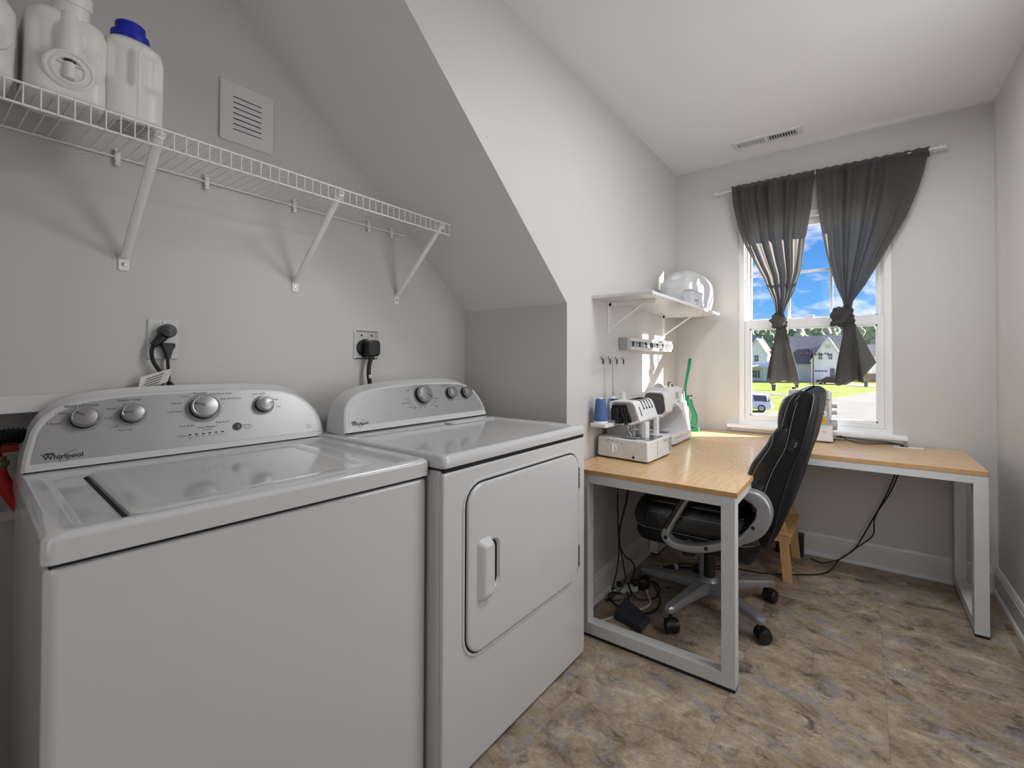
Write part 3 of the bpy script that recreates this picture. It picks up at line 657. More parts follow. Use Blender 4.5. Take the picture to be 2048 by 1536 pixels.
G0, G1, H0, H1 = -.607, -.515, .478, .645
door = dr.p('door', MB().loft([dl(.001, DY0, DY1, DZ0, DZ1, .06), dl(.006, DY0, DY1, DZ0, DZ1, .06), dl(.0085, DY0 + .003, DY1 - .003, DZ0 + .003, DZ1 - .003, .058), dl(.009, DY0 + .010, DY1 - .010, DZ0 + .010, DZ1 - .010, .052),
                               dl(.009, G0, G1, H0 + .01, H1 - .005, .028), dl(.0065, G0 + .003, G1 - .003, H0 + .013, H1 - .008, .026), dl(-.004, G0 + .010, G1 - .014, H0 + .022, H1 - .016, .02), dl(-.011, G0 + .02, G1 - .028, H0 + .032, H1 - .028, .016)]), APPL, ang=55)
dr.p('handle', MB().loft([dl(.008, -.614, -.5575, .470, .652, .014), dl(.0105, -.614, -.5575, .470, .652, .014), dl(.013, -.611, -.5575, .473, .649, .013), dl(.022, -.604, -.559, .480, .641, .012), dl(.027, -.597, -.561, .488, .634, .010), dl(.028, -.592, -.563, .494, .628, .008)]), APPL2, parent=door)
for z0, z1 in ((.676, .758), (.374, .457)):
    h = dr.p('hinge', MB().rb(-.066, -.0575, z0, z1, .0, .0105, .001, mp=YZ), STEEL)
    for k in range(4): dr.p('slot', MB().box(.0103, .0110, -.0640, -.0600, z0 + .010 + k * .019, z0 + .019 + k * .019), GAP, parent=h)
dpoly = [(-.700, 0), (-.697, .03), (-.694, .053), (-.684, .092), (-.672, .112), (-.656, .129), (-.627, .147), (-.59, .157), (-.56, .1615), (-.50, .168), (-.435, .1725), (-.36, .1745), (-.285, .1745), (-.22, .1735), (-.165, .171), (-.125, .166), (-.091, .157), (-.062, .143), (-.043, .126), (-.026, .10), (-.013, .075), (-.006, .052), (-.003, .037), (-.001, .018), (0, 0)]
dc, DP = console(dr, dpoly, .535, .918, 20, .120, -.35)
dpan = [(-.35 + (y + .35) * .955, h * .93) for y, h in dpoly if h > .028]
dpan = [(dpan[0][0], .026)] + dpan + [(dpan[-1][0], .026)]
dr.p('control_panel', MB().loft([[DP(y, h, -.002) for y, h in dpan], [DP(y, h, .0012) for y, h in dpan]]), PANEL, parent=dc, ang=30)
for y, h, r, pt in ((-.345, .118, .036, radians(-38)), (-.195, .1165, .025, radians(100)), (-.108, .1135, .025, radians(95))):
    dr.p('dial_dish_shade', MB().lathe(DP(y, h, .0008), wn, [(r * 1.25, 0), (r * 1.25, .0012), (0, .0014)], 32), mat('panel_dish_shade', S(150, 150, 151), .45), parent=dc)  # dish shade again painted as a darker grey disc
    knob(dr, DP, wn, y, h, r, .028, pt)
for s, y, h, z in [("TEMPERATURE", -0.2152, 0.1522, .0066), ("CYCLE SIGNAL", -0.128, 0.1497, .0066), ("Damp Dry", -0.372, 0.1618, .0058), ("Timed", -0.308, 0.1605, .0068), ("Dry", -.308, .1525, .0068), ("Wrinkle", -0.4123, 0.1438, .0058), ("Shield", -.4123, .1370, .0058), ("Less Dry", -0.421, 0.1072, .0058), ("Energy", -.413, .0985, .0058), ("SENSOR DRY", -0.431, 0.0890, .0072), ("More Dry", -.404, .0830, .0058), ("Automatic", -0.4035, 0.0724, .0078), ("Dry", -.398, .0650, .0078), ("Normal", -0.3700, 0.0660, .0056), ("OFF", -.343, .0660, .0066), ("Cool Down", -.277, .0990, .0056), ("Fluff", -0.2885, 0.0665, .0072), ("Air", -.282, .0600, .0060), ("40", -.290, .0845, .0058), ("30", -.303, .0745, .0058), ("20", -.316, .0680, .0058), ("High", -.1640, .115, .0056)]:
    text(dc, s, DP(y, h, .0016), (0, 1, 0), wuh, z, INK)
whirl(dc, DP(-.6375, .0305, .0018), (0, 1, 0), wuh, .0150)
for x, y in ((-.64, -.68), (-.64, -.06), (-.07, -.68), (-.07, -.06)): dr.p('foot', MB().cyl((x, y, 0), (x, y, .032), .02, .016, 14), BLACKP)

# ================================================================ alcove wall fittings
ve = T('wall_vent', 'square white louvred vent cover on alcove wall above wire shelf', 'vent', (-AD, -1.2315, 1.893))
y0, y1, z0, z1 = -1.312, -1.151, 1.894, 2.093
v0, v1, u0, u1 = -1.275, -1.190, 1.936, 2.047
fr = MB()
fr.loft([[(-AD, a, b) for a, b in rr((y0 + y1) / 2, (z0 + z1) / 2, (y1 - y0) / 2, (z1 - z0) / 2, .008, 5)], [(-AD + .006, a, b) for a, b in rr((y0 + y1) / 2, (z0 + z1) / 2, (y1 - y0) / 2, (z1 - z0) / 2, .008, 5)],
         [(-AD + .008, a, b) for a, b in rr((y0 + y1) / 2, (z0 + z1) / 2, (y1 - y0) / 2 - .002, (z1 - z0) / 2 - .002, .008, 5)], [(-AD + .008, a, b) for a, b in rr((v0 + v1) / 2, (u0 + u1) / 2, (v1 - v0) / 2, (u1 - u0) / 2, .001, 5)], [(-AD + .001, a, b) for a, b in rr((v0 + v1) / 2, (u0 + u1) / 2, (v1 - v0) / 2, (u1 - u0) / 2, .001, 5)]], False, False)
ve.p('frame', fr, TRIM)
ve.p('backing', MB().box(-AD + .0002, -AD + .002, v0 - .002, v1 + .002, u0 - .002, u1 + .002), GAP, smooth=False)
for k in range(6):
    zc = u0 + .0107 + k * .01793
    ve.p('slat', MB().rb(v0 - .001, v1 + .001, zc - .0071, zc + .0071, -AD + .002, -AD + .0078, .001, mp=YZ), TRIM)

def outlet(label, y, z, w, h, m, steel=False):
    t = T('outlet', label, 'outlet', (-AD, y, z - h / 2))
    pl = t.p('cover_plate', MB().loft([[(-AD + d, a, b) for a, b in rr(y, z, w / 2 - q, h / 2 - q, .004, 4)] for d, q in ((0, 0), (.002, 0), (.006, .005 if steel else .003))]), m, ang=30)
    return t, pl
o1, pl = outlet('white duplex outlet above washer with two black plugs in it', -1.447, 1.2325, .074, .119, TRIM)
for dz in (.02, -.02): o1.p('socket', MB().rb(-1.447 - .0165, -1.447 + .0165, 1.2325 + dz - .014, 1.2325 + dz + .014, -AD + .005, -AD + .0075, .001, .008, mp=YZ), TRIM, parent=pl)
for dz in (.052, -.052): o1.p('screw', MB().lathe((-AD + .006, -1.447, 1.2325 + dz), (1, 0, 0), [(.0035, 0), (.003, .0012), (0, .0014)], 10), STEEL, parent=pl)
o2, pl = outlet('square stainless outlet plate above dryer holding one large black plug', -.783, 1.236, .112, .118, STEEL, True)
o2.p('receptacle', MB().lathe((-AD + .005, -.790, 1.224), (1, 0, 0), [(.037, 0), (.037, .006), (.034, .009), (0, .009)], 28), BLACKP)
for dy in (-.023, .023): o2.p('screw', MB().lathe((-AD + .006, -.783 + dy, 1.276), (1, 0, 0), [(.004, 0), (.0035, .0015), (0, .0016)], 10), GAP, parent=pl)

pg = T('power_plug', 'round-headed black plug with thick cord, in upper socket of white outlet', 'plug', (-AD + .02, -1.447, 1.25))
px = -AD + .008
pg.p('head', MB().lathe((px, -1.444, 1.255), (1, .05, .1), [(.019, 0), (.0205, .006), (.0205, .026), (.018, .033), (0, .035)], 24), BLACKP)
text(pg.o, 'BELKIN', Vector((px + .0362, -1.4425, 1.2585)) - Vector(pg.off), (0, .86, -.5), (0.05, .5, .86), .0048, STITCH)
pg.p('strain_relief', MB().tube([(px + .012, -1.449, 1.246), (px + .014, -1.462, 1.228), (px + .015, -1.474, 1.214)], lambda t: .0145 - .006 * t, 14), BLACKP)
pg.p('cord', MB().tube([(px + .015, -1.473, 1.215), (px + .016, -1.478, 1.195), (px + .016, -1.474, 1.168), (px + .014, -1.458, 1.138), (px + .014, -1.441, 1.112), (px + .014, -1.424, 1.088), (px + .0, -1.41, 1.05), (px, -1.40, .9)], .0052, 8, smooth=4), CORD)
pg = T('power_plug', 'smaller wedge-shaped black plug in lower socket of white outlet', 'plug', (-AD + .02, -1.440, 1.19))
pg.p('head', MB().loft([[(px + a, -1.4395 + b, z) for a, b in rr(.009, 0, .009, w, .004, 3)] for z, w in ((1.222, .010), (1.221, .0165), (1.212, .0165), (1.200, .011), (1.186, .0075), (1.184, .0065), (1.176, .0065))]), BLACKP)
pg.p('cord', MB().tube([(px + .009, -1.4395, 1.178), (px + .009, -1.438, 1.15), (px + .009, -1.436, 1.125), (px + .005, -1.436, 1.10), (px, -1.437, .95)], .0042, 8, smooth=4), CORD)
pg = T('dryer_plug', 'large black dryer plug with thick cord, on stainless plate above dryer', 'plug', (-AD + .03, -.775, 1.18))
pg.p('head', MB().loft([[(-AD + .014 + a, -.783 + b + .012 * 0, c) for b, c in rr(.006, 1.222, .027 - q, .034 - q, .016, 5)] for a, q in ((0, 0), (.012, .0), (.014, .003), (.018, .003), (.020, 0), (.040, .001), (.045, .006))]), BLACKP)
pg.p('neck', MB().tube([(-AD + .034, -.778, 1.20), (-AD + .034, -.781, 1.175)], .0125, 12), BLACKP)
pg.p('cord', MB().tube([(-AD + .034, -.780, 1.182), (-AD + .034, -.789, 1.15), (-AD + .036, -.792, 1.11), (-AD + .036, -.786, 1.06), (-AD + .03, -.786, .95)], .0085, 10, smooth=4), CORD)
pg.p('cord_label', MB().cyl((-AD + .0362, -.7905, 1.112), (-AD + .0362, -.7895, 1.098), .0092, .0092, 12), TRIM)
tg = T('paper_tag', 'small printed paper tag on cord behind washer console', 'tag', (-AD + .03, -1.45, 1.08))
tg.p('paper', MB().grid(lambda u, v: (-AD + .03 + .012 * u * u + .004 * sin(3 * v), -1.512 + .066 * u + .010 * v, 1.078 + .045 * v + .030 * u * (1 - .2 * v)), 8, 6), mat('paper', S(222, 220, 214), .7))
for k in range(5): tg.p('print_line', MB().tube([(-AD + .0365 + .012 * u * u, -1.507 + .066 * u + .003 * k, 1.083 + .008 * k + .029 * u) for u in (.06, .3, .62)], .0010, 4), INK)

trim = struct('trim_1', MB().rb(-2.03, -1.598, 1.040, 1.084, -AD, -AD + .014, .003, mp=YZ), TRIM)
wbx = T('water_box', 'recessed washer water box at left edge, behind washer console', 'water box', (-AD, -1.81, .80))
wbx.p('liner', MB().box(-AD - .095, -AD - .09, bx[0], bx[1], bx[2], bx[3]).box(-AD - .09, -AD, bx[0], bx[0] + .003, bx[2], bx[3]).box(-AD - .09, -AD, bx[1] - .003, bx[1], bx[2], bx[3]).box(-AD - .09, -AD, bx[0], bx[1], bx[2], bx[2] + .003), TRIM, smooth=False)
wbx.p('frame', MB().box(-AD, -AD + .006, bx[0] - .015, bx[1] + .002, bx[2] - .02, bx[2] + .004), TRIM, smooth=False)
wbx.p('valve_handle', MB().rb(-1.775, -1.722, .948, .966, -AD + .005, -AD + .017, .003, mp=YZ).cyl((-AD + .01, -1.758, .94), (-AD + .01, -1.758, .975), .011), RED)
wbx.p('fitting', MB().lathe((-AD + .02, -1.757, .940), (.1, .03, -1), [(.016, 0), (.016, .01), (.020, .012), (.020, .022), (.016, .024), (.016, .034), (0, .035)], 18), BRASS)
hs = T('red_supply_hose', 'red rubber water hose at left edge beside washer', 'hose', (-AD + .05, -1.75, .6))
hs.p('hose', MB().tube([(-AD + .024, -1.757, .912), (-AD + .028, -1.748, .880), (-AD + .030, -1.728, .835), (-AD + .024, -1.705, .78), (-AD + .022, -1.68, .70), (-AD + .022, -1.67, .45)], .0150, 14, smooth=5), RED)
dh = T('drain_hose', 'black corrugated drain hose behind washer at left edge', 'hose', (-AD + .03, -1.78, .97))
dpts = catmull([Vector(p) for p in ((-AD + .015, -1.86, .93), (-AD + .02, -1.81, .965), (-AD + .025, -1.76, .985), (-AD + .03, -1.71, .985), (-AD + .03, -1.65, .965), (-AD + .02, -1.60, .90))], 16)
dh.p('hose', MB().tube(dpts, lambda t: .0185 + .0022 * (1 if int(t * 80) % 2 else -1), 14), BLACKP, ang=15)

# ================================================================ wire shelf
ws = T('wire_shelf', 'white wire shelf on alcove wall above washer and dryer', 'shelf', (-AD, -1.3, 1.70))
ZS_, XF, XB = 1.7375, -.333, -.632
def rod(name, x, z, r, ya=-2.06, yb=-.598): return ws.p(name, MB().cyl((x, ya, z), (x, yb, z), r, r, 10), WIREW)
rod('back_rod', XB, ZS_, .0032); rod('front_rod', XF, ZS_ + .0005, .0028); rod('lip_rod', XF, 1.694, .0028); rod('middle_rod', -.44, ZS_ - .0035, .0024)
wm = MB().tube([(XB, 0, ZS_ + .003), (XF - .004, 0, ZS_ + .003), (XF + .0028, 0, ZS_ + .001), (XF + .0035, 0, ZS_ - .003), (XF + .0035, 0, 1.6925)], .0013, 6)
wmesh = mesh('wire', wm, WIREW, (-AD, 0, 1.70))
k = 0
while -.606 - k * .02445 > -2.05:
    share('wire', wmesh, ws.o, (0, -.606 - k * .02445 + 1.3, 0)); k += 1
for y in (-1.535, -1.070, -.634):
    b = ws.p('bracket', MB().loft([[p + q for q in (Vector((0, -.0095, 0)) - n_ * .004, Vector((0, .0095, 0)) - n_ * .004, Vector((0, .0095, 0)) + n_ * .005, Vector((0, .0045, 0)) + n_ * .008, Vector((0, -.0045, 0)) + n_ * .008, Vector((0, -.0095, 0)) + n_ * .005)]
             for n_ in [Vector((.71, 0, -.71))] for p in (Vector((-.632, y, 1.462)), Vector((-.622, y, 1.468)), Vector((-.352, y, 1.722)), Vector((-.337, y, 1.731)))])
             .rb(y - .0115, y + .0115, 1.423, 1.468, -AD, -AD + .004, .001, .006, mp=YZ).rb(y - .009, y + .009, 1.716, 1.744, -.345, -.339, .001, .004, mp=YZ), WIREW)
    ws.p('screw', MB().lathe((-AD + .004, y, 1.441), (1, 0, 0), [(.0055, 0), (.005, .0018), (.002, .0022), (0, .0016)], 12), STEEL, parent=b)
for y in (-1.552, -1.345, -1.078, -.779, -.668, -1.80):
    ws.p('clip', MB().rb(y - .006, y + .006, 1.724, 1.752, -AD, -AD + .012, .002, mp=YZ).cyl((-AD + .006, y, 1.718), (-AD + .013, y, 1.718), .0065, .0055, 10).cyl((-AD + .006, y - .003, 1.756), (-AD + .012, y - .003, 1.756), .004, .004, 8), WIREW)

# ================================================================ jugs
def sstep(a, b, x): t = max(0, min(1, (x - a) / (b - a))); return t * t * (3 - 2 * t)
def jug(t, secs, rec, m, per=96):
    """secs: (z, cx, cy, hx, hy, r); rec(x, y, z) -> inward push in metres"""
    L_ = []
    P = []
    for i in range(len(secs) - 1):
        a, b = secs[i], secs[i + 1]; n_ = max(1, int(abs(b[0] - a[0]) / .006))
        for j in range(n_):
            s = sstep(0, 1, j / n_) if n_ > 3 else j / n_
            P.append([a[q] + (b[q] - a[q]) * (j / n_ if q == 0 else s) for q in range(6)])
    P.append(list(secs[-1]))
    for z, cx, cy__, hx, hy, r in P:
        l = []
        for x, y in rr(cx, cy__, hx, hy, r, 6, per):
            d = Vector((cx - x, cy__ - y, 0)); n_ = d.normalized() if d.length > 1e-6 else d
            q = rec(x, y, z)
            l.append(Vector((x, y, z)) + n_ * q)
        L_.append(l)
    return t.p('body', MB().loft(L_), m, ang=70)
ZJ = ZS_ + .0045
def box_mask(v, a, b, e): return sstep(a - e, a + e, v) * (1 - sstep(b - e, b + e, v))
# right jug with blue cap
j1 = T('plastic_jug', 'milky plastic jug with blue cap on wire shelf, right of the others', 'jug', (-.43, -1.573, ZJ))
cx1, cy1 = -.425, -1.5735
def rec1(x, y, z):
    if x < -.40: return 0
    yy = y - cy1; q = .014 * (box_mask(yy, -.050, -.012, .006) + box_mask(yy, .012, .050, .006)) * box_mask(z, ZJ + .085 + abs(yy) * .3, ZJ + .178, .01)
    return q
jb = jug(j1, [(ZJ, cx1, cy1, .050, .042, .03), (ZJ + .004, cx1, cy1, .060, .050, .034), (ZJ + .014, cx1, cy1, .067, .0555, .036), (ZJ + .175, cx1, cy1, .067, .0565, .036), (ZJ + .198, cx1, cy1, .061, .052, .036), (ZJ + .212, cx1, cy1, .046, .042, .034), (ZJ + .216, cx1, cy1, .034, .034, .033)], rec1, HDPE)
j1.p('neck', MB().lathe((cx1, cy1, ZJ + .212), (0, 0, 1), [(.034, 0), (.031, .006), (.031, .012)], 28), HDPE)
j1.p('cap', MB().lathe((cx1, cy1, ZJ + .216), (0, 0, 1), [(.036, 0), (.0365, .014), (.036, .022), (.030, .024), (.0285, .027), (.0285, .046), (.026, .049), (0, .049)], 36), BLUECAP)
j1.p('mould_seam', MB().tube([(cx1 + .0675, cy1, ZJ + .02), (cx1 + .0675, cy1, ZJ + .17), (cx1 + .060, cy1, ZJ + .199)], .0005, 4), HDPE)
for k in range(9): j1.p('print_line', MB().tube([(cx1 - .03 + k * .011, cy1 - .034 + .002 * (k % 3), ZJ - .0002), (cx1 - .03 + k * .011, cy1 + .03 - .004 * (k % 2), ZJ - .0002)], .0007, 4), INK)
# middle jug with tap
j2 = T('tap_jug', 'milky white jug with pull tap on its front, middle of wire shelf jugs', 'jug', (-.43, -1.686, ZJ))
cx2, cy2 = -.432, -1.686
def rec2(x, y, z):
    if x < -.40: return 0
    yy = y - cy2
    q = .012 * (box_mask(yy, -.058, -.018, .008)) * box_mask(z, ZJ + .085, ZJ + .165, .014)
    q += .008 * box_mask(yy, .020, .058, .008) * box_mask(z, ZJ + .07, ZJ + .150, .014)
    return q
jb = jug(j2, [(ZJ, cx2, cy2, .060, .048, .03), (ZJ + .004, cx2, cy2, .070, .058, .03), (ZJ + .014, cx2, cy2, .076, .0635, .032), (ZJ + .165, cx2, cy2, .076, .0635, .032), (ZJ + .190, cx2, cy2, .072, .0600, .032), (ZJ + .204, cx2, cy2, .058, .048, .032), (ZJ + .208, cx2, cy2, .04, .036, .03)], rec2, HDPE)
j2.p('grip_column', MB().tube([(cx2 + .064, cy2, ZJ + .105), (cx2 + .067, cy2, ZJ + .14), (cx2 + .062, cy2, ZJ + .185), (cx2 + .05, cy2, ZJ + .215)], lambda t: .0225 - .007 * t, 20, smooth=4), HDPE)
j2.p('neck', MB().lathe((cx2 + .040, cy2 + .004, ZJ + .19), (.32, .0, 1), [(.034, 0), (.031, .02), (.030, .04)], 28), HDPE)
j2.p('cap', MB().lathe((cx2 + .050, cy2 + .004, ZJ + .226), (.32, 0, 1), [(.033, 0), (.034, .004), (.034, .022), (.031, .026), (0, .026)], 36), HDPE)
tx = cx2 + .077
fl = j2.p('tap_flange', MB().lathe((tx - .0005, cy2 - .002, ZJ + .066), (1, 0, -.12), [(.041, 0), (.040, .006), (.036, .008), (.033, .005), (.028, .009), (.024, .009), (.021, .005), (.012, .006), (0, .006)], 36), HDPE)
j2.p('spout', MB().cyl((tx + .006, cy2 - .002, ZJ + .080), (tx + .008, cy2 - .002, ZJ + .045), .0095, .0085, 18).cyl((tx, cy2 - .002, ZJ + .062), (tx + .008, cy2 - .002, ZJ + .062), .011, .011, 14), HDPE, parent=fl)
j2.p('tap_button', MB().lathe((tx + .006, cy2 - .002, ZJ + .080), (.15, 0, 1), [(.0095, 0), (.0095, .005), (.007, .007), (0, .007)], 18), BLACKP, parent=fl)
j2.p('tap_lever', MB().rb(tx - .002, tx + .012, cy2 - .024, cy2 + .022, ZJ + .0755, ZJ + .0785, .001, .005), HDPE, parent=fl)
em = MB().tube([(tx + .0005, cy2 + .038 + .012 * cos(a), ZJ + .118 + .016 * sin(a)) for a in [2 * pi * i / 24 for i in range(24)]], .0006, 5, closed=True)
j2.p('embossed_mark', em, HDPE)
for k in range(4): text(j2.o, ['LAUNDRY', 'DETERG', 'FRESH', 'OZ'][k], Vector((tx + .0006, cy2 + .038, ZJ + .127 - k * .006)) - Vector(j2.off), (0, 1, 0), (0, 0, 1), .0052, HDPE, 'embossed_lettering')
# left jug, mostly outside the frame
j3 = T('plastic_jug', 'white jug at left end of wire shelf, cut off by the frame', 'jug', (-.43, -1.824, ZJ))
cx3, cy3 = -.432, -1.824
def rec3(x, y, z): return 0.012 * box_mask(y - cy3, -.05, -.012, .008) * box_mask(z, ZJ + .09, ZJ + .17, .014) if x > -.40 else 0
jug(j3, [(ZJ, cx3, cy3, .05, .045, .035), (ZJ + .005, cx3, cy3, .066, .056, .04), (ZJ + .018, cx3, cy3, .074, .0640, .042), (ZJ + .150, cx3, cy3, .076, .0660, .042), (ZJ + .195, cx3, cy3, .060, .052, .042), (ZJ + .225, cx3, cy3, .036, .034, .03), (ZJ + .245, cx3, cy3, .031, .031, .0305)], rec3, HDPE)
j3.p('tap_flange', MB().lathe((cx3 + .072, cy3 + .028, ZJ + .085), (1, 0, 0), [(.03, 0), (.029, .006), (.024, .006), (.02, .010), (0, .010)], 30), HDPE)
j3.p('cap', MB().lathe((cx3, cy3, ZJ + .243), (0, 0, 1), [(.034, 0), (.034, .02), (.03, .023), (0, .023)], 30), HDPE)

# ================================================================ curtain rod and curtains
CY = 1.189
rodt = T('curtain_rod', 'thin white curtain rod above window', 'curtain rod', (.88, CY, 2.295))
rz = lambda x: 2.293 + (x - .295) * .012
rodt.p('rod', MB().cyl((.30, CY, rz(.3)), (1.43, CY, rz(1.43)), .0055, .0055, 12).cyl((1.28, CY, rz(1.28)), (1.445, CY, rz(1.445)), .0070, .0070, 12), TRIM)
for x, s in ((.30, -1), (1.445, 1)):
    rodt.p('finial', MB().lathe((x, CY, rz(x)), (s, 0, 0), [(.006, -.004), (.0105, .0), (.0105, .006), (.007, .009), (.0085, .014), (.0095, .019), (.006, .025), (0, .026)], 16), TRIM)
    rodt.p('wall_bracket', MB().rb(x - .008 + (.012 if s < 0 else -.02), x + .008 + (.012 if s < 0 else -.02), rz(x) - .022, rz(x) + .012, RY - .004, RY, .001, mp=XZ).box(x - .004 + (.012 if s < 0 else -.02), x + .004 + (.012 if s < 0 else -.02), CY - .006, RY - .003, rz(x) - .012, rz(x) - .006), TRIM)

def interp(tab, z):
    for (z0, x0), (z1, x1) in zip(tab, tab[1:]):
        if z0 >= z >= z1: return x0 + (x1 - x0) * (z0 - z) / (z0 - z1)
    return tab[-1][1]
def curtain(label, le, re, zk, seed, folds, kx):
    t = T('curtain', label, 'curtain', ((le[0][1] + re[0][1]) / 2, CY, zk - .36))
    rnd = random.Random(seed); ph = [rnd.uniform(0, 6.28) for _ in range(8)]
    zt = 2.318
    def fn(u, v):
        z = zt - v * (zt - zk)
        l, r = interp(le, z), interp(re, z)
        x = l + (r - l) * u; wdt = r - l
        gather = sstep(.10, .95, v)
        f = sin(2 * pi * folds * u + ph[0] + .9 * sin(3 * u + ph[1])) * .6 + .4 * sin(2 * pi * folds * 1.7 * u + ph[2])
        amp = (.016 * (1 - v) + .010) * (1 - .75 * sstep(.35, .9, u) * (1 if seed == 2 else 0)) + .022 * gather * (1 - .55 * gather * gather)
        pin = min(1, 6 * u, 6 * (1 - u))
        y = CY - .010 * (1 - gather) + amp * f * (.4 + .6 * pin)
        if v < .035:
            y = CY - .0095 + .0035 * f; z += .0025 * sin(70 * u + ph[3])
        x += .006 * gather * sin(9 * v + 7 * u + ph[4]) * (1 - gather)
        y -= .020 * gather * sin(pi * u)
        return (x, y, z)
    c = t.p('panel', MB().grid(fn, 120, 70), CLOTH, ang=180, recalc=False)
    bk = MB().grid(lambda u, v: (le[0][1] + (re[0][1] - le[0][1]) * u, CY + .009 + .002 * sin(50 * u), rz(le[0][1]) + .014 - .045 * v), 60, 3)
    t.p('rod_pocket', bk, CLOTH, ang=180, recalc=False)
    return t, c
le = [(2.33, .390), (2.20, .400), (2.10, .420), (2.03, .436), (1.935, .464), (1.85, .505), (1.77, .543), (1.70, .580), (1.62, .608), (1.56, .636), (1.50, .648), (1.44, .652)]
re = [(2.33, .868), (2.10, .848), (1.98, .826), (1.90, .812), (1.72, .790), (1.60, .752), (1.52, .714), (1.47, .700), (1.44, .694)]
c1, _ = curtain('dark grey sheer curtain panel knotted at its end, left of the two', le, re, 1.445, 1, 5, .67)
le2 = [(2.33, .870), (2.10, .882), (1.98, .894), (1.92, .906), (1.78, .930), (1.62, .968), (1.52, 1.005), (1.46, 1.012)]
re2 = [(2.33, 1.402), (2.20, 1.378), (2.10, 1.350), (1.96, 1.300), (1.84, 1.240), (1.72, 1.176), (1.60, 1.110), (1.52, 1.056), (1.46, 1.045)]
c2, _ = curtain('dark grey sheer curtain panel knotted at its end, right of the two', le2, re2, 1.470, 2, 5, 1.03)
def knot(t, c, sx, sy, sz, seed, tilt):
    sd = Vector((seed * 3.1, 0, 0))
    def fn(u, v):
        th, p_ = 2 * pi * u, pi * v
        d = Vector((sin(p_) * cos(th), sin(p_) * sin(th), cos(p_)))
        r = 1 + .17 * sin(3 * th + 5 * p_ + seed) * sin(p_) + .10 * sin(7 * p_ - 2 * th + seed) + .25 * noise.noise(d * 1.6 + sd)
        q = Vector((d.x * sx * r, d.y * sy * r, d.z * sz * r)); ct, st_ = cos(tilt), sin(tilt)
        return (c[0] + q.x * ct - q.z * st_, c[1] + q.y, c[2] + q.x * st_ + q.z * ct)
    t.p('knot', MB().grid(fn, 48, 30, True), CLOTH, ang=80)
knot(c1, (.668, CY - .015, 1.418), .046, .034, .048, 1.0, .5)
knot(c2, (1.000, CY - .018, 1.428), .056, .040, .056, 2.4, .55)
def tail(t, top, left, right, zb, seed, nf):
    rnd = random.Random(seed); ph = [rnd.uniform(0, 6.28) for _ in range(6)]
    def fn(u, v):
        a = 2 * pi * u; z0 = top[1]
        s = sstep(0, 1, v) * .55 + .45 * v
        cx = top[0] + ((left + right) / 2 - top[0]) * s; hw = .026 + ((right - left) / 2 - .026) * s
        x = cx + hw * cos(a) * (1 + .06 * sin(5 * a + ph[0]) * v)
        y = CY - .012 + (.018 + .012 * s) * sin(a) + .020 * s * sin(nf * a + ph[1] + 1.3 * v) + .009 * sin(2 * nf * a + ph[2]) * v
        zb_ = zb + .014 * sin(3 * a + ph[3]) + .010 * cos(a + ph[4])
        return (x, y, z0 + (zb_ - z0) * v)
    t.p('tail', MB().grid(fn, 90, 36, True), CLOTH, ang=180, recalc=False)
tail(c1, (.682, 1.395), .605, .785, 1.048, 5, 4)
tail(c2, (1.036, 1.395), .962, 1.100, 1.052, 9, 3)
fl = lambda u, v: (1.055 + u * (.012 + .075 * v) + .02 * v, CY - .008 - .02 * sin(pi * u) * v, 1.385 - v * (.335 - .115 * u) )
c2.p('tail_fold', MB().grid(fl, 16, 20), CLOTH, ang=180, recalc=False)

# ================================================================ ceiling register
cv = T('ceiling_register', 'white ceiling air register near window wall', 'vent', (.63, 1.0, RH - .012))
x0, x1, y0, y1 = .437, .822, .945, 1.068
rim = [[(a, b, RH - d) for a, b in rr((x0 + x1) / 2, (y0 + y1) / 2, (x1 - x0) / 2 - q, (y1 - y0) / 2 - q, .004, 3)] for d, q in ((0, 0), (.004, 0), (.010, .010))]
rim += [[(a, b, RH - d) for a, b in rr((x0 + x1) / 2, (y0 + y1) / 2 - .0, (x1 - x0) / 2 - .030, (y1 - y0) / 2 - .030, .002, 3)] for d in (.010, .001)]
cv.p('frame', MB().loft(rim, False, False), TRIM, ang=25)
cv.p('backing', MB().box(x0 + .03, x1 - .03, y0 + .03, y1 - .03, RH - .0015, RH - .0005), GAP, smooth=False)
cv.p('divider', MB().box(.622, .637, y0 + .03, y1 - .03, RH - .010, RH - .001), TRIM, smooth=False)
for k in range(22):
    xk = .474 + k * .0142 + (.012 if k > 10 else 0); s = -1 if k > 10 else 1
    if xk > x1 - .034: continue
    cv.p('louvre', MB().add([(xk - .0042 * s, y0 + .031, RH - .0095), (xk - .0042 * s, y1 - .031, RH - .0095), (xk + .0042 * s, y1 - .031, RH - .002), (xk + .0042 * s, y0 + .031, RH - .002), (xk - .0042 * s + .0012, y0 + .031, RH - .0095), (xk - .0042 * s + .0012, y1 - .031, RH - .0095), (xk + .0042 * s + .0012, y1 - .031, RH - .002), (xk + .0042 * s + .0012, y0 + .031, RH - .002)],
                              [(0, 1, 2, 3), (7, 6, 5, 4), (0, 3, 7, 4), (1, 5, 6, 2), (0, 4, 5, 1), (3, 2, 6, 7)]), TRIM, smooth=False)
for xs in (x0 + .014, x1 - .014): cv.p('screw', MB().lathe((xs, (y0 + y1) / 2, RH - .009), (0, 0, -1), [(.005, 0), (.0045, .0015), (0, .002)], 12), STEEL)
cv.p('damper_lever', MB().box(x0 + .034, x0 + .037, y0 + .05, y0 + .062, RH - .020, RH - .009), STEEL, smooth=False)

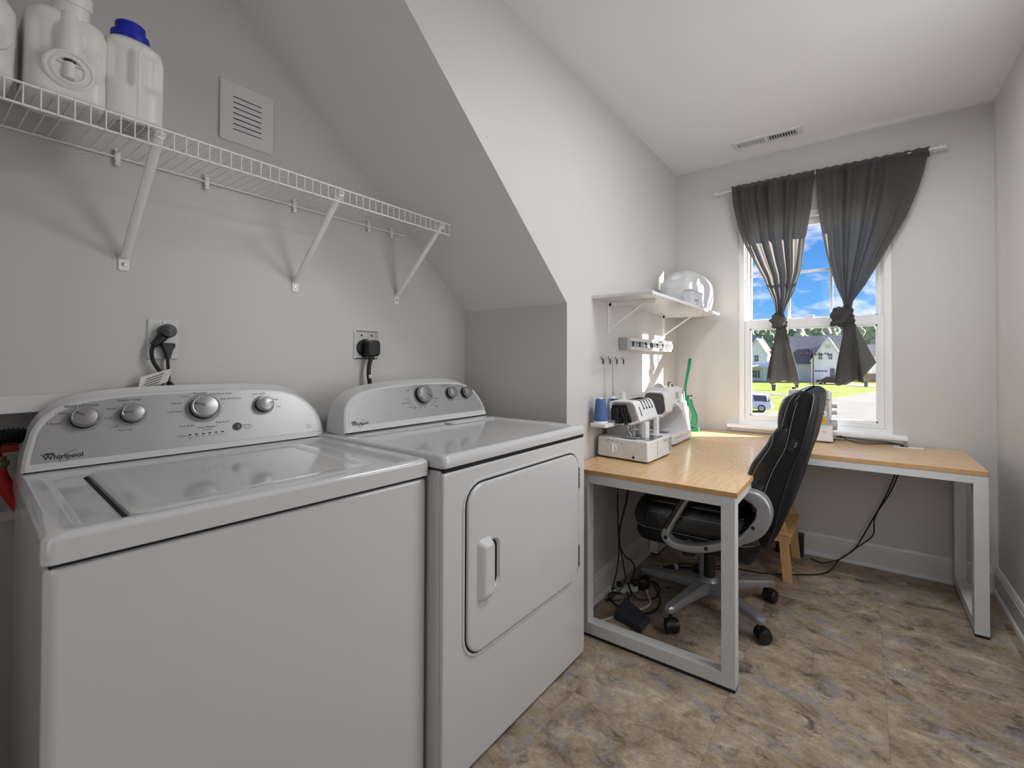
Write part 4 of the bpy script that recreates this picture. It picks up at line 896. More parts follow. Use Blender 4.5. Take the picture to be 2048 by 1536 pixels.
# ================================================================ wall shelf over the desk
sh = T('wall_shelf', 'white board shelf on two white brackets above sewing machines', 'shelf', (.15, .6, 1.478))
sh.p('board', MB().rb(.0, .314, .012, 1.20, 1.474, 1.490, .002), TRIM)
for y in (.19, .96):
    b = sh.p('bracket', MB().rb(y - .010, y + .010, 1.315, 1.474, 0, .004, .001, .003, mp=YZ).box(.001, .016, y - .0018, y + .0018, 1.322, 1.474)
             .box(.001, .258, y - .010, y + .010, 1.4705, 1.4738).box(.004, .258, y - .0018, y + .0018, 1.456, 1.4735), WIREW, smooth=False)
    sh.p('brace', MB().tube([(.006, y, 1.338), (.205, y, 1.466)], .0048, 6), WIREW, parent=b)
    for z in (1.325, 1.345, 1.44): sh.p('screw', MB().lathe((.004, y + .005, z), (1, 0, 0), [(.0035, 0), (.003, .0014), (0, .0015)], 10), GAP, parent=b)
# thing under a clear cover standing on the shelf
bg_ = T('covered_machine', 'clear plastic cover bulging over a pale appliance on wall shelf', 'cover', (.17, .965, 1.490))
def cov(u, v):
    a = 2 * pi * u; z = 1.4905 + .262 * v
    k = (1 - v ** 5) ** .5 if v < 1 else 0
    bulge = 1 + .10 * sin(pi * v)
    hx, hy = .112 * bulge, .225 * bulge; e = .50
    cx, cy = .160 + .03 * v * (1 - v), .965 + .02 * v
    x = cx + hx * math.copysign(abs(cos(a)) ** e, cos(a)) * max(k, .02); y = cy + hy * math.copysign(abs(sin(a)) ** e, sin(a)) * max(k, .02)
    n = noise.noise(Vector((x * 9, y * 9, z * 12))) * .012 * (1 - abs(2 * v - 1) ** 4)
    return (x + n, y + n, z + n * .5 * (1 if v > .1 else 0))
bg_.p('film', MB().grid(cov, 72, 30, True), FILM, ang=60)
bg_.p('inner_body', MB().rb(  .075, .235, .80, 1.12, 1.4915, 1.68, .02, .03, k=4), SEWW)
bg_.p('inner_panel', MB().rb(.86, .99, 1.615, 1.67, .2345, .239, .002, .008, mp=YZ), mat('smoky_panel', S(120, 122, 124), .3))
wb = T('control_box', 'small white box with round dial and switch at front edge of wall shelf', 'box', (.285, .70, 1.490))
wb.p('body', MB().rb(.262, .308, .600, .800, 1.4905, 1.572, .003), mat('lilac_grey_plastic', S(196, 194, 202), .4))
wb.p('dial', MB().lathe((.308, .690, 1.522), (1, 0, 0), [(.013, 0), (.013, .002), (.006, .003), (0, .003)], 20), SEWW)
wb.p('dial_mark', MB().tube([(.3105, .690 + .014 * cos(a), 1.522 + .014 * sin(a)) for a in [radians(-80 + 16 * i) for i in range(9)]], .0016, 6), INK)
wb.p('knob', MB().lathe((.308, .672, 1.520), (1, 0, 0), [(.005, 0), (.0045, .006), (0, .0065)], 14), BLACKP)
wb.p('top_flap', MB().rb(.258, .311, .597, .803, 1.566, 1.575, .002), SEWG)
single('black_strap', MB().rb(.290, .3135, .78, .86, 1.4905, 1.4935, .001), BLACKP, 'short black strap end lying on front edge of wall shelf', 'strap')
# wall rail with bobbin shaped slots
ra = T('wall_rail', 'white wall rail with grey end and row of dark clips, under wall shelf', 'rail', (.0, .7, 1.232))
ra.p('end_box', MB().rb(.309, .352, 1.2335, 1.2975, 0.0, .052, .003, mp=YZ).rb(-.052, -.003, 1.236, 1.296, -.3095, -.3055, .001, .004, mp=lambda a, b, w: (-a, -w, b)), SEWG)
rl = MB()
rl.rb(.350, 1.02, 1.2325, 1.251, .0, .050, .002, mp=YZ).rb(.350, 1.02, 1.281, 1.2995, .0, .050, .002, mp=YZ).rb(1.00, 1.02, 1.2325, 1.2995, .0, .050, .002, mp=YZ).box(0, .012, .35, 1.01, 1.245, 1.285)
ra.p('rail_frame', rl, TRIM)
for k, y in enumerate((.425, .515, .605, .675, .70, .785, .88)):
    prof = [(.016, -.0155), (.0155, -.011), (.006, -.006), (.0055, .0), (.013, .004), (.014, .008), (.006, .012), (.013, .0155)] if k not in (3, 4) else [(.006, -.0155), (.006, .0155)]
    ra.p('clip', MB().loft([[(.030, y - w * .75, 1.266 + h), (.036, y - w * .75, 1.266 + h), (.036, y + w * .75, 1.266 + h), (.030, y + w * .75, 1.266 + h)] for w, h in prof]), DARKM, smooth=False)
tk = single('wall_anchor', MB().lathe((0.0, .70, 1.165), (1, 0, -.2), [(.004, 0), (.006, .004), (.003, .010), (0, .011)], 10), TRIM, 'tiny white anchor on left wall under wall rail', 'anchor')

# ================================================================ corner desk
DZ = .706
dk_ = T('corner_desk', 'L-shaped desk with light oak tops on white steel loop legs', 'desk', (.4, .5, 0))
dk_.p('desktop', MB().rb(.018, .723, -.229, .7525, DZ - .0185, DZ, .0015), WOODY)
poly = [(.018, .7545), (.724, .7545), (.7245, .690), (1.534, .690), (1.534, 1.2305), (.018, 1.2305)]
dk_.p('desktop', MB().loft([[(a, b, DZ - .0185) for a, b in poly], [(a, b, DZ) for a, b in poly]]), WOODX, smooth=False)
dk_.p('edge_band', MB().box(.018, .7245, -.2302, -.229, DZ - .0183, DZ - .0003).box(.723, .7242, -.2302, .69, DZ - .0183, DZ - .0003), EDGE, smooth=False)
dk_.p('edge_band', MB().box(.7245, 1.5352, .6888, .690, DZ - .0183, DZ - .0003).box(1.534, 1.5352, .6888, 1.23, DZ - .0183, DZ - .0003), EDGE, smooth=False)
bz0, bz1 = .650, .6874
def bar(*a, **k): return dk_.p(k.get('n', 'beam'), MB().rb(*a, .002), STEELW)
bar(.072, .716, -.2285, -.180, bz0, bz1); bar(.672, .716, -.180, .69, bz0, bz1); bar(.025, .072, -.18, .69, bz0, bz1)
bar(.716, 1.486, .692, .730, bz0, bz1); bar(.07, 1.486, 1.19, 1.228, bz0, bz1); bar(.025, .07, .69, 1.22, bz0, bz1); bar(1.486, 1.532, .692, 1.228, bz0, bz1)
def leg(x, y):
    l = dk_.p('leg', MB().rb(x - .0006, x + .0486, y - .0006, y + .0486, .012, bz1 + .0004, .002), STEELW)
    dk_.p('foot_pad', MB().rb(x + .001, x + .047, y + .001, y + .047, .0, .0125, .002), BLACKP, parent=l)
leg(.669, -.2285); leg(.071, -.2285); leg(.022, .690); leg(.022, 1.18); leg(1.486, .692); leg(1.486, 1.18)
dk_.p('stretcher', MB().rb(.117, .671, -.2285, -.1805, .012, .060, .002), STEELW)
dk_.p('stretcher', MB().rb(.022, .070, .736, 1.182, .012, .060, .002), STEELW)
dk_.p('stretcher', MB().rb(1.486, 1.534, .738, 1.182, .012, .060, .002), STEELW)
dk_.p('floor_strip', MB().rb(.117, .671, -.2275, -.1815, .0, .0125, .002), BLACKP)

# ================================================================ overlock machine at the near end
t = T('serger', 'white serger with open dark needle end, nearest on desk beside dryer', 'serger', (.15, .14, DZ))
q4 = [(.018, .034), (.297, .004), (.306, .276), (.020, .300)]      # footprint corners, slightly turned
def bil(u, v): return tuple(q4[0][i] * (1 - u) * (1 - v) + q4[1][i] * u * (1 - v) + q4[2][i] * u * v + q4[3][i] * (1 - u) * v for i in range(2))
def qbox(u0, u1, v0, v1, z0, z1, b=.006, top=0.0):
    L_ = []
    for z, q in ((z0, b), (z0 + b * .4, b * .3), (z0 + b, 0), (z1 - b, top), (z1 - b * .35, top + b * .3), (z1, top + b)):
        l = []
        for a, c in rr((u0 + u1) / 2, (v0 + v1) / 2, (u1 - u0) / 2 * (1 - q / .14 / max(.2, u1 - u0)), (v1 - v0) / 2 * (1 - q / .14 / max(.2, v1 - v0)), .04, 4):
            x, y = bil(a, c); l.append((x, y, z))
        L_.append(l)
    return MB().loft(L_)
base = t.p('base', qbox(0, 1, 0, 1, DZ + .006, DZ + .100, .008, .002), SEWW)
nf_ = Vector((q4[1][1] - q4[0][1], -(q4[1][0] - q4[0][0]), 0)).normalized(); ufx = Vector((q4[1][0] - q4[0][0], q4[1][1] - q4[0][1], 0)).normalized()
FP = lambda u, z, o=.0012: Vector((*bil(u, 0), z)) + nf_ * o
t.p('feed_dial', MB().lathe(FP(.335, DZ + .052), nf_, [(.0235, 0), (.0235, .003), (.021, .005), (0, .005)], 28).tube([FP(.335, DZ + .033, .007), FP(.335, DZ + .071, .007)], .0045, 8), SEWW, parent=base)
t.p('cap', MB().lathe(FP(.655, DZ + .056), nf_, [(.027, 0), (.027, .0015), (.0245, .002), (0, .0018)], 28), SEWW, parent=base)
t.p('dial_mark', MB().tube([FP(.335, DZ + .052, .0006) + ufx * (.043 * cos(a)) + Vector((0, 0, .036 * sin(a))) for a in [radians(35 + 11 * i) for i in range(11)]], .0008, 5), SEWG, parent=base)
for u, z in ((.195, .082), (.235, .089), (.315, .087), (.305, .072), (.505, .078), (.405, .084)): t.p('dial_mark', MB().rb(-.0025, .0025, -.0025, .0025, 0, .0007, .0004, mp=lambda a, b, w, u=u, z=z: tuple(FP(u, DZ + z, .0004 + w) + ufx * a + Vector((0, 0, b)))), INK, parent=base)
t.p('bolt', MB().lathe(FP(.725, DZ + .022), nf_, [(.0062, 0), (.0055, .002), (.0025, .0025), (0, .001)], 16), DARKM, parent=base)
nr_ = Vector((q4[2][1] - q4[1][1], -(q4[2][0] - q4[1][0]), 0)).normalized(); urx = Vector((q4[2][0] - q4[1][0], q4[2][1] - q4[1][1], 0)).normalized()
text(t.o, 'Pro Lite 1000', Vector((*bil(1, .80), DZ + .083)) + nr_ * .0018 - Vector(t.off), urx, (0, 0, 1), .017, INK)
t.p('cover_seam', MB().tube([Vector((*bil(1, .36), DZ + .012)) + nr_ * .0005, Vector((*bil(1, .36), DZ + .092)) + nr_ * .0005], .0009, 5), SEWG, parent=base)
t.p('front_cover_grip', MB().rb(-.012, .012, -.024, .024, 0, .0035, .0015, mp=lambda a, b, w: tuple(Vector((*bil(1, .93), DZ + .05)) + nr_ * w + urx * a + Vector((0, 0, b)))), SEWG, parent=base)
for u, v in ((.08, .08), (.9, .08), (.9, .9), (.08, .9)): t.p('foot', MB().cyl((*bil(u, v), DZ), (*bil(u, v), DZ + .008), .010, .009, 12), BLACKP)
t.p('rear_body', qbox(.02, .60, .30, .98, DZ + .098, DZ + .172, .008), SEWG)
t.p('column', qbox(.05, .58, .55, .985, DZ + .150, DZ + .245, .010), SEWW)
t.p('front_pillar', MB().rb(.222, .247, .098, .140, DZ + .099, DZ + .176, .004), SEWW)
t.p('front_pillar', MB().rb(.226, .247, .236, .266, DZ + .099, DZ + .190, .003), SEWW)
t.p('cloth_plate', qbox(.60, .97, .12, .70, DZ + .0995, DZ + .1025, .001), STEEL)
# head: profile extruded along the machine, its near end open and dark
prof = [(.100, .870), (.086, .895), (.080, .940), (.078, .968), (.086, .978), (.110, .983), (.190, .984), (.208, .978), (.219, .962), (.240, .905), (.243, .893), (.236, .884), (.205, .872), (.170, .864)]
def hl(s, y, sh=0.0):
    cx, cz = .16, .925
    return [(cx + (x - cx) * s - .10 * (y - .04) * 0 - sh, y, cz + (z - cz) * s) for x, z in prof]
head = t.p('head', MB().loft([hl(.80, .070), hl(.80, .044), hl(.93, .041), hl(1.0, .047), hl(1.0, .255), hl(.97, .262), hl(.9, .264)]), SEWW, ang=30)
t.p('head_opening', MB().loft([[(a, .0435, b) for a, b in [(.112, .880), (.098, .90), (.092, .958), (.160, .963), (.185, .900), (.192, .878), (.16, .873)]], [(a, .060, b) for a, b in [(.112, .880), (.098, .90), (.092, .958), (.160, .963), (.185, .900), (.192, .878), (.16, .873)]]]), DARKM, parent=head, smooth=False)
dm = MB().rb(.094, .134, .030, .058, .888, .948, .006).rb(.112, .150, .034, .05, .872, .905, .006).cyl((.150, .036, .950), (.168, .036, .868), .0045).cyl((.162, .036, .948), (.180, .036, .868), .0035).box(.13, .175, .038, .046, .925, .935).cyl((.115, .028, .90), (.115, .05, .90), .013)
t.p('needle_drive', dm, DARKM, parent=head)
nd = MB().tube([(.176, .040, .870), (.196, .044, .818)], .0042, 8).tube([(.190, .046, .872), (.208, .050, .820)], .0018, 6).rb(.185, .215, .036, .056, .842, .860, .003).tube([(.165, .03, .82), (.20, .04, .814), (.235, .055, .8105)], .003, 6).rb(.175, .225, .03, .062, .8085, .8125, .001).cyl((.20, .03, .85), (.228, .05, .853), .003).box(.155, .18, .028, .05, .812, .826)
t.p('presser_foot', nd, STEEL, parent=head)
for k in range(4):
    yk = .118 + k * .034
    t.p('thread_slot', MB().tube([(.150, yk, .985), (.190, yk, .9855), (.211, yk, .977), (.222, yk, .955), (.226, yk, .945)], .0028, 6), GAP, parent=head)
    t.p('tension_cover', MB().loft([[(x, y, z) for x, z in ((.2235, .952), (.2435, .897), (.240, .887), (.2345, .885), (.228, .91))] for y in (yk + .006, yk + .028)]), SEWW, parent=head, smooth=False)
    t.p('guide_dot', MB().cyl((.2245, yk - .001, .944), (.2305, yk - .001, .944), .0035), GAP, parent=head)
t.p('front_slot', MB().rb(.068, .074, -.02, .02, 0, .002, .0005, mp=lambda a, b, w: (.2295 + w - b * .36, a, .934 + b)), GAP, parent=head)
t.p('lever_tab', MB().rb(.238, .262, .258, .272, .892, .902, .002), SEWW, parent=head)
t.p('spool_cap', MB().lathe((.115, .12, .982), (0, 0, 1), [(.018, 0), (.0165, .006), (.0155, .034), (.012, .038), (0, .038)], 24).box(.085, .15, .112, .128, .980, .985), FILM)
t.p('guide_plate', MB().rb(.082, .105, .05, .085, .979, .987, .002), DARKM)
t.p('thread_stand', MB().rb(.018, .108, -.040, .300, .858, .876, .004, .012), SEWW)
t.p('stand_support', MB().rb(.02, .075, .20, .29, .80, .862, .004), SEWG)
t.p('spool_pin', MB().cyl((.055, .19, .876), (.055, .19, .96), .004, .003, 10).cyl((.055, .265, .876), (.055, .265, .96), .004, .003, 10), SEWW)
t.p('telescopic_rod', MB().cyl((.056, .132, .876), (.056, .132, 1.03), .0045, .0045, 10).cyl((.056, .132, 1.03), (.056, .132, 1.20), .0042, .0042, 10), STEEL)
gd_ = t.p('thread_guide', MB().box(.053, .059, .0, .264, 1.182, 1.187), STEEL, smooth=False)
for k in range(4):
    y = .018 + k * .075
    t.p('guide_eyelet', MB().tube([(.056, y - .012, 1.192), (.056, y - .008, 1.180), (.056, y, 1.184), (.056, y + .006, 1.174), (.056, y + .004, 1.160), (.056, y + .009, 1.158), (.056, y + .010, 1.178)], .0028, 6, smooth=3), DARKM, parent=gd_)

BLUET = mat('blue_thread', S(74, 102, 152), .75, var=.10, vs=90, bump=.6, bs=300)
PALET = mat('pale_blue_thread', S(168, 180, 212), .75, var=.16, vs=70, bump=.6, bs=300)
for nm, lb, m, cx, cy, s in (('thread_cone', 'cornflower blue cone of thread on rear stand of near serger', BLUET, .056, .000, 1.0), ('thread_cone', 'pale lilac-blue cone of thread with darker bands, behind blue cone', PALET, .070, .098, .98)):
    c = T(nm, lb, 'thread cone', (cx, cy, .8765))
    c.p('thread', MB().lathe((cx, cy, .884), (0, 0, 1), [(.030 * s, 0), (.0335 * s, .004)] + [((.0335 - .0011 * k) * s + (.0006 if k % 2 else 0), .008 + .0102 * k) for k in range(10)] + [(.020 * s, .106), (0, .106)], 32), m, ang=60)
    c.p('core', MB().lathe((cx, cy, .8768), (0, 0, 1), [(.036 * s, 0), (.036 * s, .003), (.032 * s, .009), (.012, .01), (.012, .118), (.010, .120), (0, .120)], 28), SEWW)
    if m is PALET:
        for k in range(6): c.p('dark_band', MB().lathe((cx, cy, .915 + k * .0075), (0, 0, 1), [(.0295 - .0007 * k, 0), (.0303 - .0007 * k, .0012), (.0295 - .0007 * k, .0026)], 32), BLUET)

# ================================================================ sewing machine behind it
t = T('sewing_machine', 'white sewing machine with dark grey end panel, between serger and green press', 'sewing machine', (.16, .62, DZ))
t.p('base', MB().loft([[(a, b, DZ + z) for a, b in rr(.155, .645, .088 - q, .160 - q, .014, 4)] for z, q in ((.004, .008), (.010, .003), (.012, 0), (.052, 0), (.060, .003), (.064, .010))]), SEWW)
t.p('base_trim', MB().rb(.068, .2455, .4835, .806, DZ + .008, DZ + .013, .001, .015), SEWG)
t.p('drawer_seam', MB().box(.2425, .2437, .50, .72, DZ + .040, DZ + .0415), INK, smooth=False)
for x, y in ((.09, .51), (.22, .51), (.22, .78), (.09, .78)): t.p('foot', MB().cyl((x, y, DZ), (x, y, DZ + .006), .011, .010, 12), BLACKP)
pp = [(.080, .868), (.080, .985), (.090, .998), (.112, 1.003), (.184, 1.001), (.196, .994), (.203, .975), (.211, .902), (.205, .887), (.150, .846), (.108, .846)]
def sl(s, y, dz_=0): return [(.143 + (x - .143) * s, y, .925 + (z - .925) * s + dz_) for x, z in pp]
hd = t.p('head', MB().loft([sl(.88, .472), sl(.88, .460), sl(.96, .457), sl(1.0, .463), sl(1.0, .56)]), SEWW, ang=30)
t.p('end_panel', MB().loft([sl(.875, .4585), sl(.875, .4660)]), mat('charcoal_panel', S(82, 83, 85), .5, var=.05), parent=hd, ang=30)
arm = [(.050, .900), (.050, .995), (.064, 1.014), (.100, 1.020), (.172, 1.016), (.190, 1.004), (.198, .985), (.204, .920), (.196, .905), (.15, .896)]
t.p('arm', MB().loft([[(x, y, z) for x, z in arm] for y in (.545, .555, .80)] + [[(.125 + (x - .125) * .95, .808, .955 + (z - .955) * .95) for x, z in arm]]), SEWW, ang=30)
t.p('column', MB().loft([[(x, y, z) for x, y in ((.052, ya), (.206 + (DZ + .25 - z) * .16, ya), (.206 + (DZ + .25 - z) * .16, .802), (.052, .802))] for z, ya in ((DZ + .062, .705), (DZ + .12, .715), (DZ + .17, .70), (DZ + .20, .66), (.93, .60))]), SEWW, ang=30)
t.p('harp_back', MB().rb(.048, .060, .475, .72, DZ + .06, .93, .003), SEWG)
t.p('needle_plate', MB().rb(.11, .195, .50, .57, DZ + .0635, DZ + .0655, .001), STEEL)
t.p('needle_bar', MB().cyl((.112, .515, .85), (.112, .515, .80), .004).rb(.10, .125, .505, .527, .785, .80, .003), STEEL)
t.p('thread_tension_disc', MB().lathe((.118, .59, 1.016), (.25, -.9, .1), [(.026, -.012), (.027, -.009), (.027, .009), (.026, .012), (.01, .013), (0, .013)], 28), SEWG)
t.p('disc_foot', MB().rb(.085, .150, .565, .615, 1.014, 1.019, .002), SEWG)
t.p('bobbin_winder', MB().cyl((.135, .70, 1.016), (.135, .70, 1.045), .0035).cyl((.135, .70, 1.042), (.145, .71, 1.046), .003).cyl((.15, .725, 1.016), (.15, .725, 1.032), .004), DARKM)
t.p('display', MB().rb(.648, .690, .952, .992, .1995, .2022, .001, mp=lambda a, b, w: (w + (1.0 - b) * .06 - .002, a, b)), SEWG)
t.p('speed_slot', MB().rb(.770, .778, .935, 1.0, .2000, .2035, .001, mp=lambda a, b, w: (w + (1.0 - b) * .06 - .001, a, b)), INK)
t.p('button', MB().cyl((.2035, .68, .935), (.2065, .68, .935), .004), INK)
t.p('hand_wheel', MB().lathe((.12, .806, .955), (0, 1, 0), [(.034, 0), (.036, .004), (.036, .020), (.032, .024), (0, .024)], 28), SEWG)

# ================================================================ green lever press
t = T('lever_press', 'green hand lever press with tall bent handle in desk corner', 'hand press', (.13, 1.12, DZ))
t.p('base', MB().loft([[(a, b, z) for a, b in rr(.135, 1.10, .055 - q, .030 - q, .02, 5)] for z, q in ((DZ, .002), (DZ + .002, 0), (DZ + .016, 0), (DZ + .022, .005))]).rb(.165, .205, 1.08, 1.12, DZ, DZ + .026, .006, .015), GREEN)
cpts = [(.150, .728), (.178, .742), (.186, .775), (.182, .815), (.166, .850), (.154, .880), (.148, .915), (.128, .918), (.128, .885), (.142, .850), (.152, .815), (.150, .780), (.138, .755)]
t.p('frame', MB().loft([[(x, y, z) for x, z in cpts] for y in (1.088, 1.092, 1.112, 1.116)]), GREEN, ang=35)
t.p('ram', MB().cyl((.108, 1.10, .925), (.110, 1.10, .815), .0125, .0125, 18).cyl((.110, 1.10, .815), (.1105, 1.10, .790), .008, .008, 14), GREEN)
t.p('collar', MB().lathe((.108, 1.10, .875), (0, 0, 1), [(.021, 0), (.0225, .004), (.0225, .062), (.020, .066), (.014, .066), (.014, .06), (0, .06)], 24), GREEN)
t.p('handle', MB().tube([(.107, 1.10, .925), (.106, 1.10, .975), (.108, 1.10, 1.01), (.120, 1.10, 1.075), (.131, 1.10, 1.13), (.139, 1.10, 1.185)], lambda s: .0075 + .003 * s, 14, smooth=4), GREEN)
t.p('handle_end', MB().cyl((.139, 1.10, 1.184), (.1396, 1.10, 1.189), .0107, .0095, 14), BLACKP)
t.p('set_screw', MB().cyl((.128, 1.10, .938), (.148, 1.098, .939), .003).cyl((.146, 1.098, .939), (.153, 1.098, .939), .0055), BLACKP)
t.p('die', MB().cyl((.1105, 1.10, .795), (.111, 1.10, .778), .0095).cyl((.111, 1.10, .75), (.111, 1.10, .772), .010), mat('die_brass', S(206, 170, 100), .35, metal=.6))
lbl = t.p('paper_label', MB().rb(.118, .136, .80, .862, 1.0835, 1.0845, .0003, mp=XZ), TRIM)
for k in range(4): text(t.o, 'PRESS'[k], Vector((.127, 1.083, .852 - k * .014)) - Vector(t.off), (1, 0, 0), (0, 0, 1), .012, INK)

# ================================================================ second overlock machine by the window
t = T('serger', 'pale grey serger with yellow label standing before window, behind black chair', 'serger', (.85, 1.10, DZ))
def s2(x0, x1, y0, y1, z0, z1, r=.014, tp=0.0):
    return MB().loft([[(a, b, z) for a, b in rr((x0 + x1) / 2 - tp * (z - z0) * .5, (y0 + y1) / 2, (x1 - x0) / 2 - q - tp * (z - z0) * .5, (y1 - y0) / 2 - q, r, 4)] for z, q in ((z0, .006), (z0 + .004, .001), (z0 + .008, 0), (z1 - .012, 0), (z1 - .004, .003), (z1, .010))])
t.p('lower_body', s2(.722, .958, 1.085, 1.19, DZ + .006, DZ + .105, tp=.03), SEWW)
t.p('upper_body', s2(.730, .945, 1.092, 1.19, DZ + .100, DZ + .298, tp=.06), SEWG)
t.p('side_cover', s2(.930, .950, 1.10, 1.17, DZ + .13, DZ + .292, .006), SEWW)
t.p('seam', MB().box(.735, .944, 1.0908, 1.0925, DZ + .246, DZ + .249), INK, smooth=False)
t.p('seam', MB().box(.722, .953, 1.0838, 1.086, DZ + .1015, DZ + .1035), SEWG, smooth=False)
for z0, z1, x1, n_ in ((.200, .218, .976, 'tension_dial'), (.162, .180, .976, 'tension_dial')):
    t.p(n_, MB().cyl((.94, 1.125, DZ + (z0 + z1) / 2), (x1, 1.125, DZ + (z0 + z1) / 2), .0105, .0105, 16), SEWG)
t.p('hand_wheel', MB().lathe((.945, 1.13, DZ + .10), (1, 0, 0), [(.027, 0), (.029, .004), (.029, .028), (.025, .032), (0, .032)], 24), SEWG)
lb_ = t.p('yellow_label', MB().rb(.880, .925, DZ + .112, DZ + .140, 1.0905, 1.0915, .0004, .002, mp=XZ), mat('yellow_label', S(224, 176, 24), .5))
for k in range(3): t.p('print_line', MB().box(.886, .918, 1.0898, 1.0905, DZ + .118 + k * .007, DZ + .1205 + k * .007), mat('orange_ink', S(168, 96, 24), .6), parent=lb_, smooth=False)
t.p('round_dial', MB().lathe((.912, 1.0918, DZ + .165), (0, -1, 0), [(.017, 0), (.017, .002), (.012, .003), (.011, .006), (0, .006)], 24), SEWW)
t.p('dial_hub', MB().lathe((.912, 1.086, DZ + .165), (0, -1, 0), [(.004, 0), (.004, .002), (0, .002)], 12), INK)
text(t.o, 'Juki', Vector((.914, 1.0905, DZ + .222)) - Vector(t.off), (1, 0, 0), (0, 0, 1), .022, mat('soft_ink', S(110, 106, 104), .6))
text(t.o, '734', Vector((.915, 1.0835, DZ + .062)) - Vector(t.off), (1, 0, 0), (0, 0, 1), .012, mat('soft_ink', S(110, 106, 104), .6))
t.p('warning_strip', MB().box(.880, .928, 1.0838, 1.0848, DZ + .084, DZ + .094), mat('pale_green_strip', S(206, 216, 204), .6), smooth=False)
for x, y in ((.745, 1.10), (.935, 1.10), (.935, 1.18), (.745, 1.18)): t.p('foot', MB().cyl((x, y, DZ), (x, y, DZ + .008), .010, .009, 12), BLACKP)
t.p('thread_rod', MB().cyl((.857, 1.15, DZ + .29), (.857, 1.15, 1.242), .0040, .0034, 10), mat('brown_metal', S(84, 62, 58), .4, metal=.5))
tg_ = t.p('thread_guide', MB().box(.792, .935, 1.148, 1.152, 1.212, 1.215), mat('brown_metal', S(84, 62, 58), .4, metal=.5), smooth=False)
for k in range(5):
    x = .80 + k * .031
    t.p('guide_eyelet', MB().tube([(x - .008, 1.15, 1.226), (x - .003, 1.15, 1.214), (x + .006, 1.15, 1.219), (x + .009, 1.15, 1.210), (x + .003, 1.15, 1.203)], .0020, 6, smooth=3), mat('brown_metal', S(84, 62, 58), .4, metal=.5), parent=tg_)
t.p('spool_holder', MB().lathe((.755, 1.15, DZ + .295), (0, 0, 1), [(.012, 0), (.012, .01), (.008, .014), (0, .014)], 14), DARKM)

# plug cords of the second machine and the cable outlet on the desk
gp = T('desk_grommet', 'white rectangular cable plate let into right desk top', 'cable plate', (1.30, 1.185, DZ))
gp.p('plate', MB().rb(1.235, 1.365, 1.145, 1.205, DZ, DZ + .004, .001, .006), TRIM)
gp.p('opening', MB().rb(1.262, 1.300, 1.162, 1.190, DZ + .0038, DZ + .0046, .0003, .006), GAP)
cp = T('machine_cord', 'thin black twin cord from window serger to cable plate and down', 'cord', (1.1, 1.17, DZ))
cp.p('plug', MB().cyl((.972, 1.13, DZ + .036), (.988, 1.13, DZ + .036), .006).cyl((.988, 1.13, DZ + .036), (1.003, 1.13, DZ + .036), .009, .006).cyl((.955, 1.13, DZ + .018), (.966, 1.13, DZ + .018), .005), BLACKP)
cp.p('cord', MB().tube([(1.0, 1.13, DZ + .036), (1.05, 1.14, DZ + .030), (1.13, 1.15, DZ + .026), (1.20, 1.16, DZ + .024), (1.25, 1.168, DZ + .016), (1.281, 1.176, DZ + .004), (1.285, 1.176, DZ - .05)], .0034, 8, smooth=5), CORD)
cp.p('cord', MB().tube([(1.0, 1.13, DZ + .034), (1.06, 1.12, DZ + .012), (1.13, 1.13, DZ + .008), (1.20, 1.15, DZ + .016), (1.25, 1.165, DZ + .014), (1.276, 1.172, DZ + .004), (1.28, 1.172, DZ - .05)], .0028, 8, smooth=5), CORD)

# ================================================================ office chair
ch = T('office_chair', 'black leather office chair with silver loop armrests and five-star base, pushed under desk', 'chair', (.47, .30, 0))
HX, HY = .475, .305
hub = ch.p('base_hub', MB().lathe((HX, HY, .085), (0, 0, 1), [(.0, -.034), (.034, -.032), (.060, -.004), (.068, .016), (.058, .036), (.044, .052), (.036, .060), (0, .060)], 32), GREYPL)
for k in range(5):
    a = radians(-105 + 72 * k); d = Vector((cos(a), sin(a), 0)); s = Vector((-sin(a), cos(a), 0)); L_ = []
    for r, w, h, z in ((.030, .042, .050, .106), (.09, .036, .046, .106), (.18, .029, .038, .103), (.26, .025, .032, .100), (.300, .024, .031, .098), (.320, .021, .029, .097), (.333, .012, .020, .096)):
        c = Vector((HX, HY, z)) + d * r
        L_.append([c + s * w, c + s * w * .96 + Vector((0, 0, h * .30)), c + s * w * .60 + Vector((0, 0, h * .5)), c + s * w * .5 + Vector((0, 0, h * .44)), c - s * w * .5 + Vector((0, 0, h * .44)), c - s * w * .60 + Vector((0, 0, h * .5)), c - s * w * .96 + Vector((0, 0, h * .30)), c - s * w, c - s * w * .8 - Vector((0, 0, h * .5)), c + s * w * .8 - Vector((0, 0, h * .5))])
    ch.p('base_arm', MB().loft(L_), GREYPL, ang=45)
    c = Vector((HX, HY, 0)) + d * .305; ca = a + radians([50, 70, 35, 75, 20][k]); f = Vector((cos(ca), sin(ca), 0)); ax = Vector((-sin(ca), cos(ca), 0))
    w0 = c + f * .016 + Vector((0, 0, .0305)); m = MB()
    m.cyl(c + Vector((0, 0, .05)), c + Vector((0, 0, .09)), .008)
    hood = [[w0 + ax * o + (f * cos(t_) + Vector((0, 0, 1)) * sin(t_)) * rad for t_ in [radians(-20 + 22 * i) for i in range(11)] for rad in (.0325,)] + [w0 + ax * o + f * -.012 + Vector((0, 0, -.010))] for o in (-.011, .011)]
    m.loft(hood)
    cs = ch.p('caster', m, BLACKP)
    for sd in (-1, 1):
        ch.p('wheel', MB().lathe(w0 + ax * sd * .010, ax * sd, [(0, 0), (.0285, 0), (.0305, .004), (.0305, .012), (.027, .018), (.018, .021), (0, .022)], 24), BLACKP, parent=cs)
